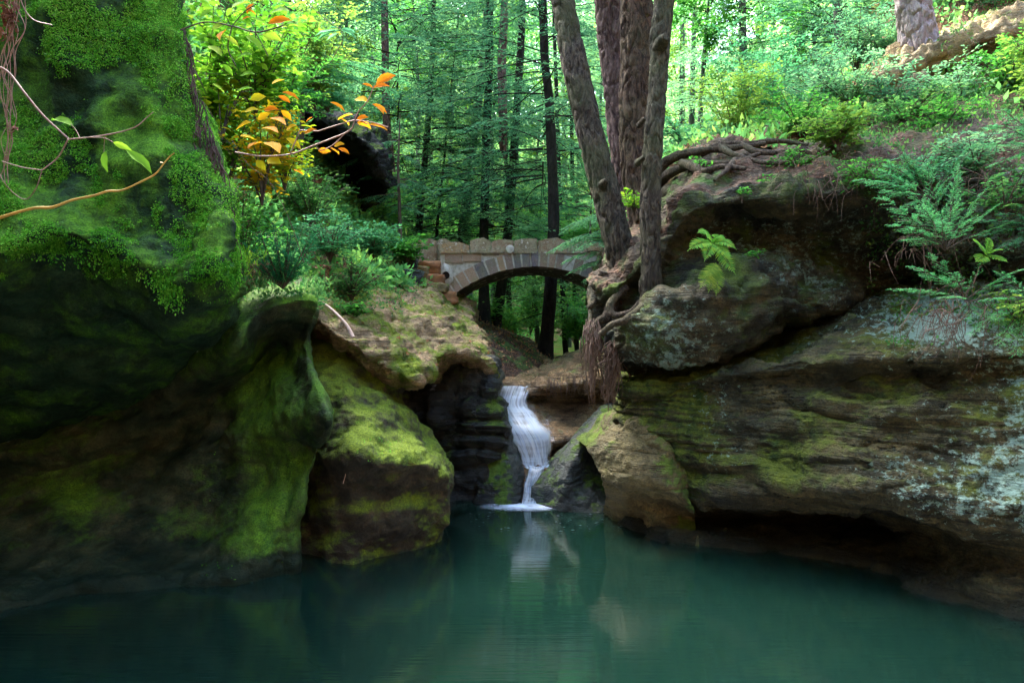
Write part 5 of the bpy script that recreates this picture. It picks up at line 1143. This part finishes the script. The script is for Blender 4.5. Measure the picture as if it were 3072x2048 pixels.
# --- ferns
def fern(label, b0, fr, mat='fernleaf', seed=0, Yb=8.0):
    rng = R(seed); r = thing('fern', label, 'fern', tuple(b0))
    for (x1, y1, dY, arch) in fr:
        tip = P(x1, y1, Yb+dY)-b0; n = 20; t = np.linspace(0, 1, n); mid = tip*.5+np.array([0, -.05, arch])
        pts = np.outer(2*t*(1-t), mid)+np.outer(t*t, tip); L = np.linalg.norm(np.diff(pts, axis=0), axis=1).sum(); b = Buf(); b.tube(pts, np.linspace(.004, .0012, n), 4, cap=False)
        T_ = nrm(np.gradient(pts, axis=0)); up = np.array([0, -.75, .65]); sd = nrm(np.cross(T_, up))
        pl = L*.30*np.sin(np.clip(t*1.02+.06, 0, 1)*pi)**.75*(1-.35*t)
        for i in range(2, n-1):
            for s in (-1, 1):
                d = nrm(sd[i]*s+T_[i]*.4-[0, 0, .12]+rng.normal(size=3)*.06); m = max(4, int(pl[i]/.013)); w_ = .15*pl[i]+.006
                b.lv([pts[i]], [d], [up+rng.normal(size=3)*.15], pl[i], w_*.8)
                for u in np.linspace(.15, .85, m):
                    for s2 in (-1, 1): b.lv([pts[i]+d*u*pl[i]], [d*.5+T_[i]*s2], [up], (w_*1.15)*(1.05-u), .008)
        obj('frond', b.mesh('frond', M[mat]), r)
    return r
fern('fresh green fern hanging from the cliff face below the tree roots', P(713, 243, 7.85), [(687,251,-.1,.10),(697,233,-.05,.12),(704,262,-.12,.08),(716,236,0,.1),(737,250,-.05,.1),(731,262,-.1,.06),(736,275,-.05,.02),(726,240,.05,.1)], seed=1, Yb=7.72)
fern('yellowing lower fern drooping beneath the fresh green one', P(716, 262, 7.78), [(699,289,-.1,.0),(708,293,-.08,.0),(716,296,-.05,.0),(705,278,-.08,.02)], seed=2, Yb=7.65, mat='broad_l')
fern('small green fern half hidden in the hemlock sprays at the right', P(985, 255, 6.5), [(972,240,-.1,.05),(990,238,-.1,.06),(1003,250,-.1,.05),(1008,262,-.05,.02),(975,262,-.1,.02)], seed=3, Yb=6.4)

# --- right side: hemlock saplings with feathery sprays
def hsap(label, b0, sprays, seed, mat='sprig', name='hemlock_sapling', ll=.020, lw=.0065):
    rng = R(seed); b0 = np.array(b0); r = thing(name, label, 'sapling', tuple(b0)); st, fo = Buf(), Buf()
    for (x1, y1, Y1) in sprays:
        tip = P(x1, y1, Y1)-b0; L = np.linalg.norm(tip); n = 10; t = np.linspace(0, 1, n); pts = np.outer(2*t*(1-t), tip*.5+[0, 0, .12*L])+np.outer(t*t, tip); pts += np.cumsum(rng.normal(size=(n, 3))*.012*L, 0)*t[:, None]
        st.tube(pts, np.linspace(.007, .0018, n), 5, cap=False); m = int(L*62); tt = rng.uniform(.25, 1, m); bb = np.stack([np.interp(tt, t, pts[:, q]) for q in range(3)], 1)
        ax = nrm(tip); sd = nrm(np.cross(ax, [0, 0, 1.])); s = np.where(rng.rand(m) < .5, -1, 1.); dr = nrm(ax*rng.uniform(.6, 1, m)[:, None]+sd*(s*rng.uniform(.4, .9, m))[:, None]+[0, 0, -.05]); tl = L*.26*(1.15-tt)*rng.uniform(.5, 1.2, m)+.03
        for j in range(0, m, 2): st.tube([bb[j], bb[j]+dr[j]*tl[j]], [.002, .0012], 3, cap=False)
        twig_leaves(fo, rng, bb, dr, tl, ll, lw, .007, droop=.15, nj=.4)
    obj('stems', st.mesh('stems', M['twig']), r); obj('needles', fo.mesh('needles', M[mat]), r)
hsap('upper hemlock sapling whose sprays reach left over the dark cliff recess at the right', P(945, 250, 6.9), [(880,205,6.7),(905,182,6.8),(925,168,6.8),(895,222,6.6),(960,165,6.9),(985,190,6.8),(1000,205,6.7),(950,195,6.6),(918,200,6.5),(905,240,6.6),(975,215,6.5),(1010,225,6.6),(940,222,6.4)], 301)
hsap('lower hemlock sapling spreading over the pale lichen slope at the right', P(965, 300, 6.6), [(897,288,6.5),(915,265,6.4),(930,250,6.5),(985,262,6.4),(1010,280,6.3),(1020,310,6.3),(1000,325,6.2),(940,300,6.2),(975,320,6.2),(955,275,6.3),(1030,265,6.3)], 302)
hsap('hemlock sapling entering from the right edge below the outcrop', P(1050, 150, 7.0), [(985,128,6.9),(1000,110,6.9),(1010,150,6.8),(990,165,6.9),(1020,185,6.8),(1022,125,6.8),(975,145,7.0)], 303)
shrub('bush', 'bright yellow green bush perched on the edge of the root covered ledge', on(838,150,8.6), .55, .5, 16, 12, .085, .042, 'broad_l', 304, T_BROAD, tl=.3, lean=(-.1, -.1, 0))
shrub('bush', 'broadleaf bush with pale leaves at the far right among the sprays', on(1005,215,6.8), .5, .45, 10, 10, .07, .035, 'paleleaf', 305, T_BROAD, tl=.25)
shrub('bush', 'low bush with yellow green leaves at the lower right of the sprays', on(1018,330,6.2), .4, .35, 10, 9, .055, .028, 'broad_l', 306, T_BROAD, tl=.2)
shrub('sapling', 'yellow leaved sapling hanging in at the upper right corner', on(1055,110,9.0), 1.5, .75, 10, 12, .09, .045, 'broad_l', 307, T_BROAD, tl=.45)
shrub('bush', 'fresh green undergrowth between the roots and the silver trunk', on(800,135,10.6), .7, .9, 14, 16, .08, .04, 'broad_g', 308, tl=.35)
shrub('bush', 'tangled undergrowth below the sandstone outcrop', on(905,128,10.0), .5, .9, 16, 16, .06, .032, 'paleleaf', 309, tl=.3)
shrub('bush', 'dark leafy undergrowth left of the sandstone outcrop', on(850,110,11.6), .9, .9, 14, 18, .08, .04, 'hem_l', 310, tl=.4)
shrub('sapling', 'airy pale yellow green sapling above the exposed roots', on(735,160,13.5), 2.0, 1.2, 14, 26, .085, .05, 'broad_l', 311, tl=.6)
shrub('sapling', 'pale sapling close behind the slender trunk', on(690,170,12.8), 1.1, .8, 12, 22, .08, .045, 'cool_g', 312, tl=.45)
shrub('sapling', 'taller cool green sapling on the slope above the yellow green bush', on(770,150,15), 3.0, 1.6, 14, 34, .10, .055, 'cool_g', 313, tl=.7)
shrub('bush', 'small green plant in the saddle between the leaning and slender trunks', on(634,212,9.6), .35, .3, 8, 7, .07, .035, 'lime', 314, T_BROAD, tl=.2)
for i, (x, y, Y, h, s, lb) in enumerate([(700,172,8.8,.22,.14,'little plant in the soil at the root edge, left of two'), (742,203,8.2,.2,.14,'little leafy plant on the cliff edge below the roots'), (768,190,8.4,.22,.16,'tiny plant hanging on the cliff edge right of the roots'), (756,262,8.0,.16,.12,'tiny plant on the cliff face right of the fern')]):
    shrub('small_plant', lb, on(x, y, Y), h, s, 6, 4, .055, .026, 'broad_g', 320+i, T_BROAD, tl=.1, lo=.5, cat='plant', sr=.003)
hsap('hemlock sapling drooping over the dark cliff recess below the yellow green bush', P(930, 200, 7.4), [(870,170,7.3),(885,160,7.4),(860,185,7.2),(900,150,7.4),(935,150,7.4),(965,150,7.3),(905,205,7.1),(880,190,7.1),(955,175,7.2)], 304)
hsap('hemlock sapling with the lowest sprays at the right edge', P(1030, 300, 6.3), [(985,300,6.1),(975,330,6.1),(1000,345,6.0),(1015,290,6.1),(1010,355,6.0),(1022,335,6.0),(990,318,6.1),(1000,270,6.2)], 305)
hsap('blue green hemlock sapling at the right edge above the lichen slope', P(1040, 230, 6.8), [(995,215,6.6),(985,235,6.6),(1000,245,6.5),(1015,205,6.7),(1010,250,6.5),(1022,235,6.5),(975,222,6.6)], 306, mat='cool_g')
shrub('bush', 'dark leafy plants hanging below the roots at the far right', on(975,180,7.6), .6, .6, 16, 14, .06, .03, 'hem_l', 330, tl=.3)
shrub('bush', 'leafy plants between the outcrop and the hemlock sprays', on(940,140,9.2), .6, .7, 16, 16, .07, .035, 'broad_g', 331, tl=.3)
shrub('autumn_shrub', 'second yellow and orange shrub lower down beside the orange leaved branch', on(285,190,8.3), 1.0, .45, 9, 10, .075, .042, 'golden', 332, T_BROAD, tl=.35)
shrub('autumn_shrub', 'golden shrub at the upper left just below the lime leaves', on(222,140,8.0), 1.1, .4, 7, 7, .10, .055, 'golden', 333, T_BROAD, tl=.35)
shrub('bush', 'leafy plants spilling over the cliff edge just below the yellow green bush', on(862,188,7.9), .35, .5, 14, 12, .055, .028, 'broad_g', 334, tl=.25, droop=.6)
shrub('bush', 'leafy plants spilling over the cliff edge above the upper hemlock sapling', on(915,185,7.6), .35, .5, 14, 12, .055, .028, 'cool_g', 335, tl=.25, droop=.6)
shrub('bush', 'green plants on the soil between the exposed roots and the yellow green bush', on(800,172,8.6), .3, .45, 12, 10, .05, .026, 'broad_g', 336, tl=.22)
for i, (x, y, Y, h, s, m_, lb) in enumerate([(965,118,10.6,.9,.9,'hem_l','cool green bush on the slope just below the middle of the outcrop'), (1010,100,10.4,.9,.8,'broad_g','leafy bush below the right end of the outcrop'), (890,125,11.0,.8,.8,'hem_d','dark bush on the slope below the left end of the outcrop'),
    (855,75,13.5,1.5,1.2,'hem_d','dark green bush left of the silver trunk'), (885,70,13.2,1.1,.8,'hem_l','bush at the foot of the silver trunk'), (985,25,14.2,1.6,1.3,'hem_d','dark bush above the outcrop, right of the silver trunk'), (1030,20,13.8,1.5,1.2,'broad_g','green bush at the top right corner above the outcrop'), (945,22,14.6,1.4,1.2,'hem_l','bush directly right of the silver trunk'), (825,110,12.5,1.2,1.1,'hem_d','dark bush behind the yellow green bush on the ledge')]):
    shrub('bush', lb, on(x, y, Y), h, s, 15, 20, .075, .036, m_, 370+i, tl=.45)
# mid distance broadleaf understory seen under and behind the bridge
for i, (x, y, Y, h, s, mat, lb) in enumerate([
 (505,345,24,1.6,1.5,'broad_l','bright bush under the arch between the two dark trunk feet and the stout trunk'),
 (530,335,27,2.4,1.6,'broad_g','green bush behind the arch just left of the stout trunk'),
 (470,335,22,1.4,1.2,'cool_g','green bush in the left corner of the arch opening'),
 (575,345,23,1.8,1.3,'broad_g','green bush at the right end of the arch opening'),
 (420,262,24,3.2,2.2,'broad_l','yellow green understory behind the parapet wall'),
 (465,262,26,2.6,2.4,'broad_g','green understory bush above the left part of the bridge'),
 (535,262,26,2.8,2.4,'cool_g','cool green understory bush above the middle of the bridge'),
 (580,268,19,2.2,1.3,'cool_g','cool green bush above the right end of the bridge'),
 (380,240,19,2.2,1.4,'broad_l','yellow green bush right below the tip of the dark overhang')]):
    shrub('understory_bush', lb, on(x, y, Y), h, s, 16, 26, .15, .08, 'under', 340+i, tl=.7, group=None)
# low hemlock boughs overlapping the right end of the bridge
def bough(label, b0, sprays, seed, mat='hem_l'):
    rng = R(seed); b0 = np.array(b0); r = thing('young_hemlock', label, 'young tree', tuple(b0)); st, fo = Buf(), Buf()
    st.tube([(0, 0, 0), (.05, 0, 1.2), (0, 0, 2.6), (.05, 0, 3.8)], [.05, .045, .03, .01], 8)
    for (x1, y1, Y1) in sprays:
        tip = P(x1, y1, Y1)-b0; s0 = np.array([.03, 0, min(max(tip[2]+.25, .3), 3.6)]); d_ = tip-s0; L = np.linalg.norm(d_); n = 8; t = np.linspace(0, 1, n); pts = s0+np.outer(t, d_)+np.outer(np.sin(t*pi)*.1*L, [0, 0, 1])
        st.tube(pts, np.linspace(.014, .003, n), 5, cap=False); m = int(L*30)+6; tt = rng.uniform(.1, 1, m); bb = np.stack([np.interp(tt, t, pts[:, q]) for q in range(3)], 1)
        ax = nrm(d_); sd = nrm(np.cross(ax, [0, 0, 1.])); s = np.where(rng.rand(m) < .5, -1, 1.); dr = nrm(ax*rng.uniform(.5, 1, m)[:, None]+sd*(s*rng.uniform(.4, .9, m))[:, None]+[0, 0, -.08])
        twig_leaves(fo, rng, bb, dr, L*.36*(1.15-tt)*rng.uniform(.5, 1.2, m)+.08, .055, .02, .018, droop=.2, nj=.4)
    obj('trunk', st.mesh('trunk', M['twig']), r); obj('needles', fo.mesh('needles', M[mat]), r)
bough('young blue green hemlock whose boughs hide the right end of the bridge', P(606, 345, 13.6), [(560,245,13.4),(575,225,13.6),(565,262,13.2),(590,205,13.8),(585,282,13.2),(620,230,13.6),(560,232,14),(600,260,13.2),(578,250,13.0),(610,290,13.2),(630,215,14),(600,190,14),(550,252,13.8),(588,238,13.3),(572,272,13.2),(625,255,13.4),(596,222,13.2)], 360)
bough('second young hemlock just behind the right end of the bridge', P(590, 330, 18.2), [(540,190,18),(560,170,18),(575,150,18),(600,140,18),(550,215,18),(620,160,18),(530,225,18),(610,190,18),(570,200,17.8),(590,175,17.8)], 361, 'cool_g')
bough('dark young hemlock growing over the tip of the dark overhang', P(398, 280, 15.6), [(345,165,15.5),(370,150,15.5),(360,180,15.4),(420,165,15.6),(430,190,15.6),(350,205,15.4),(400,130,15.8),(425,215,15.4),(380,200,15.2),(410,190,15.2)], 362, 'hem_d')
bough('feathery hemlock reaching over the top of the dark overhang toward the orange leaves', P(300, 175, 12.5), [(345,75,12.2),(365,85,12.2),(385,78,12.4),(395,92,12.4),(330,60,12.4),(310,70,12.2),(350,100,12),(375,110,12.2),(320,95,12.0),(405,80,12.6)], 363, 'cool_g')

# --- stuff: moss leaves, ground cover, fallen leaves
def cover(name, label, cat, pts_list, mat, ll, lw, seed, hang=0., T=T_SMALL, k=3, out=.6, lift=.01, nj=.5):
    rng = R(seed); f = Buf()
    for Q, N_ in pts_list:
        Q = np.repeat(Q, k, 0)+rng.normal(size=(len(Q)*k, 3))*ll*.6; N_ = np.repeat(N_, k, 0); Q = Q+N_*lift
        D = rng.normal(size=Q.shape)*.7+N_*out-np.array([0, 0, hang]); f.lv(Q, D, N_+rng.normal(size=Q.shape)*nj+[0, 0, .4], ll*rng.uniform(.5, 1.3, len(Q)), lw*rng.uniform(.6, 1.3, len(Q)), T)
    tag(obj(name, f.mesh(name, M[mat])), label, cat, None, 'stuff')
rng = R(401)
def mL1(Q, N_):
    px, py = pix(Q); n = fbm(Q*np.array([1.6, 1.6, .9]), 4)
    fn = fbm(Q*np.array([7, 7, 4.5])+3, 3); ed = np.interp(py, [0, 60, 110, 160, 230, 262], [176, 180, 200, 225, 232, 240])-px
    a = sst(.05, .3, n+.45*fn+.30*np.exp(-((px-80)/55)**2-((py-30)/60)**2)+.30*np.exp(-((px-190)/28)**2-((py-200)/90)**2)-.35*np.exp(-((px-60)/60)**2-((py-135)/50)**2))
    lip = np.exp(-((py-(238+(px-40)*.2))/14)**2)*sst(-40, 0, px)
    return np.clip((a*(py < 275+10*n)+lip*.8*(n > .02)*(fn > -.1))*np.where((ed < 20+14*n)*(py < 225), .4, 1.), 0, 1)*sst(-80, -20, px)*(py > -30)
q1 = sample(L1, 64000, rng, mL1, tries=16)
q3 = sample(L3, 1200, rng, lambda Q, N_: (lambda p: np.exp(-((p[0]-378)/26)**2-((p[1]-447)/12)**2)*(noise(Q*6) > .05))(pix(Q)))
q2 = sample(L2, 900, rng, lambda Q, N_: (lambda p: (noise(Q*5+3) > .3)*(N_[:, 2] > -.1)*(p[0] > 200))(pix(Q)))
q1b = sample(L1, 5200, rng, lambda Q, N_: mL1(Q, N_)*(fbm(Q*2.2+20, 2) > .12))
cover('fern_moss', 'clumps of larger pale green leaves among the moss on the tall cliff', 'moss', [q1b], 'paleleaf', .034, .018, 412, .9, k=2, out=.9)
cover('moss_leaves', 'carpet of small green leaves and moss hanging on the mossy cliff', 'moss', [q1, q3, q2], 'mossleaf', .018, .011, 402, .8)
# dangling strings of moss along the lip
b = Buf(); rng = R(404)
for k in range(260):
    px = rng.choice([rng.uniform(0, 180), rng.uniform(150, 182), rng.uniform(205, 240)]); py = 236+(px-40)*.24+rng.normal()*3 if px < 185 else rng.uniform(240, 262)
    Y = 5.62 if px < 185 else 5.85; L = rng.uniform(.03, .22)*(1.6 if 160 < px < 182 else 1); n = int(L/.012)+2; q = P(px, py, Y)+np.stack([rng.normal(size=n)*.012, rng.normal(size=n)*.02, -np.linspace(0, L, n)], 1)
    b.lv(q, rng.normal(size=(n, 3))*.6-[0, 0, 1], rng.normal(size=(n, 3))+[0, -1, .5], .026, .014)
tag(obj('moss_fringe', b.mesh('moss_fringe', M['mossleaf'])), 'fringe of moss dangling from the lip of the mossy cliff', 'moss', None, 'stuff')
# dry root curtain down the right edge of the mossy cliff
b = Buf()
for k in range(230):
    py = rng.uniform(20, 238); px = np.interp(py, [0, 95, 175, 228, 262], [178, 198, 224, 232, 236])-abs(rng.normal())*15+3; Y = np.interp(py, [0, 100, 260], [6.65, 6.38, 5.85])-.04*rng.rand()
    L = rng.uniform(14, 55); b.tube(spline([P(px, py, Y), P(px+rng.normal()*3+1, py+L*.4, Y-.03), P(px+rng.normal()*4+4, py+L, Y-.02)], 4), np.linspace(.007, .002, 9)*rng.uniform(.5, 1.3), 4, cap=False)
M['curtain'] = plain_mat('dark_root_hair', (.03, .018, .015), (.10, .06, .05), 6, .9)
tag(obj('root_curtain', b.mesh('root_curtain', M['curtain'])), 'curtain of dark dry roots down the right edge of the mossy cliff', 'roots', None, 'stuff')
qs = []
qs.append(sample(L7, 15000, rng, lambda Q, N_: (noise(Q*.8) > -.35)*1.))
qs.append(sample(R7, 16000, rng, lambda Q, N_: (noise(Q*.7) > -.15)*1.))
qs.append(sample(R1, 11000, rng, lambda Q, N_: (lambda p: ((p[0] > 830)*(p[1] < 185+20*noise(Q*2))*(noise(Q*1.4+4) > -.2)+.8*(p[0] > 865)*(p[1] < 330)*(noise(Q*2.0+2) > -.25)))(pix(Q))))
qs.append(sample(R2, 4500, rng, lambda Q, N_: (lambda p: (p[0] > 890)*(p[1] < 348)*(noise(Q*2+1) > 0))(pix(Q))))
qs.append(sample(L2, 1500, rng, lambda Q, N_: (lambda p: (p[1] < 303)*(p[0] > 225)*1.)(pix(Q))))
qs.append(sample(R6, 700, rng, lambda Q, N_: (noise(Q*2+7) > .25)*1.))
qs.append(sample(L4, 2600, rng, lambda Q, N_: (lambda p: sst(430, 330, p[0])*sst(325, 290, p[1])*(noise(Q*2+1) > -.2))(pix(Q))))
cover('ground_cover', 'low leafy plants and ivy covering the banks on both sides', 'ground cover', qs, 'paleleaf', .055, .032, 405, .0, k=3, out=1.1, lift=.03)
qs = [sample(L7, 6000, rng, lambda Q, N_: (noise(Q*1.1+9) > 0)*1.), sample(R7, 4000, rng, lambda Q, N_: (noise(Q*.9+5) > 0)*1.)]
gm = lambda Q, N_: ((Q[:, 1] > 17)*(Q[:, 1] < 60)*(np.abs(Q[:, 0]-1.1) < 22)*(N_[:, 2] > .3)*(np.abs(Q[:, 0]-1.3-.06*(Q[:, 1]-14)) > .9))*1.
G2 = Patch(); sl = slice(140, 290), slice(20, 240); G2.G = GR.G[sl]; G2.N = GR.N[sl]
qs.append(sample(G2, 16000, rng, gm, tries=40))
cover('undergrowth', 'fresh green undergrowth of the forest floor', 'undergrowth', qs, 'under', .15, .08, 406, .0, k=3, out=1.2, lift=.08)
qs = [sample(BK, 1300, rng), sample(R1, 900, rng, lambda Q, N_: (lambda p: (p[1] < 260)*(N_[:, 2] > .35))(pix(Q))), sample(L4, 260, rng, lambda Q, N_: (N_[:, 2] > .3)*1.), sample(L7, 900, rng), sample(R7, 700, rng)]
cover('fallen_leaves', 'scattered brown and orange fallen leaves on the banks', 'fallen leaves', qs, 'dry', .06, .034, 407, .0, T_BROAD, k=1, out=.1, lift=.012)
# dead twigs tangled at the right and over the ledge edge
b = Buf()
for (cx, cy, Y, sx, sy, n, L) in [(960,310,6.3,38,22,90,.45), (850,175,8.0,60,16,110,.5), (930,240,6.9,40,20,40,.5), (1000,170,7.0,30,20,40,.5)]:
    for k in range(n):
        q = P(cx+rng.normal()*sx*.6, cy+rng.normal()*sy*.6, Y+rng.normal()*.12); d_ = nrm(rng.normal(size=3)+[0, 0, -.8]); l = L*rng.uniform(.3, 1)
        b.tube(spline([q, q+d_*l*.5+rng.normal(size=3)*.04, q+nrm(d_+[0, 0, -.7])*l], 4), np.linspace(.004, .0015, 9), 4, cap=False)
tag(obj('dead_twigs', b.mesh('dead_twigs', M['hairroot'])), 'tangled dead twigs hanging over the rocks at the right', 'twigs', None, 'stuff')
# ------------------------------------------------------------ unseen hemlocks added on the cliff tops to shade the gorge
for i, (x, y, z, k, rz, sc, lb) in enumerate([(-8.5, 2.0, 8.0, 0, .5, 1.25, 'hemlock added on top of the left cliff beyond the frame to shade the pool'), (-9.5, 7, 7.6, 2, 2.5, 1., 'unseen hemlock added for shade on the left rim of the ravine above the moss'),
        (9.6, 2.5, 6.0, 0, 3.5, 1.25, 'hemlock added for shade on the right rim of the ravine, out of frame'), (3.0, -5.6, 8, 2, 1.5, 1.4, 'hemlock added for shade on the rim behind the pool'), (-4.0, -5.6, 8, 0, 4.5, 1.4, 'second hemlock added for shade behind the pool, on the left of its rim')]):
    dup(proto[k], (x, y, z), rz, sc, lb, 'hemlocks added on the ravine rim for shade')
if HAZE > 0:
    me = bpy.data.meshes.new('haze'); v = [(x, y, z) for x in (-172, 172) for y in (-142, 232) for z in (-3, HZT)]
    me.from_pydata(v, [], [(0, 1, 3, 2), (4, 6, 7, 5), (0, 4, 5, 1), (2, 3, 7, 6), (0, 2, 6, 4), (1, 5, 7, 3)])
    m = bpy.data.materials.new('haze_air'); m.use_nodes = True; t = m.node_tree; t.nodes.clear(); o_ = t.nodes.new('ShaderNodeOutputMaterial'); pv = t.nodes.new('ShaderNodeVolumePrincipled')
    pv.inputs['Color'].default_value = (.80, .97, .92, 1); pv.inputs['Density'].default_value = HAZE; pv.inputs['Anisotropy'].default_value = .3
    t.links.new(pv.outputs[0], o_.inputs['Volume']); me.materials.append(m); tag(obj('haze', me), 'thin pale green air between the trees', 'haze', None, 'stuff')
# ------------------------------------------------------------ camera, light, render
cd = bpy.data.cameras.new('camera'); cam = bpy.data.objects.new('camera', cd); COL.objects.link(cam)
cam.location = (0, 0, CZ); cam.rotation_euler = (pi/2, 0, 0); cd.sensor_width = 36; cd.lens = 24; cd.clip_end = 1000; cd.clip_start = .05
S.camera = cam
w = bpy.data.worlds.new('World'); S.world = w; w.use_nodes = True; nt = w.node_tree
bg = nt.nodes['Background']; sk = nt.nodes.new('ShaderNodeTexSky'); sk.sky_type = 'NISHITA'; sk.sun_disc = False
EL, AZ = math.radians(52), math.radians(SUN_AZ)      # azimuth measured from +Y towards +X: where the sun stands
sk.sun_elevation = EL; sk.sun_rotation = AZ; sk.air_density = 1.0; sk.dust_density = 3; sk.ozone_density = 1
nt.links.new(sk.outputs[0], bg.inputs[0]); bg.inputs[1].default_value = .15
sd = bpy.data.lights.new('sun', 'SUN'); so = bpy.data.objects.new('sun', sd); COL.objects.link(so)
sd.energy = 1.5; sd.angle = math.radians(24); sd.color = (1, .97, .9)
d = Vector((math.sin(AZ)*math.cos(EL), math.cos(AZ)*math.cos(EL), math.sin(EL)))
so.rotation_euler = d.to_track_quat('Z', 'Y').to_euler(); so.location = (0, 0, 30)
S.view_settings.view_transform = 'Standard'; S.view_settings.look = 'None'; S.view_settings.gamma = 1
S.view_settings.exposure = EXPOSURE
S.render.engine = 'CYCLES'; c = S.cycles
c.use_denoising = True; c.max_bounces = 8; c.diffuse_bounces = 4; c.glossy_bounces = 3; c.transparent_max_bounces = 8; c.transmission_bounces = 5
c.sample_clamp_indirect = 8; c.use_adaptive_sampling = True; c.adaptive_threshold = .015
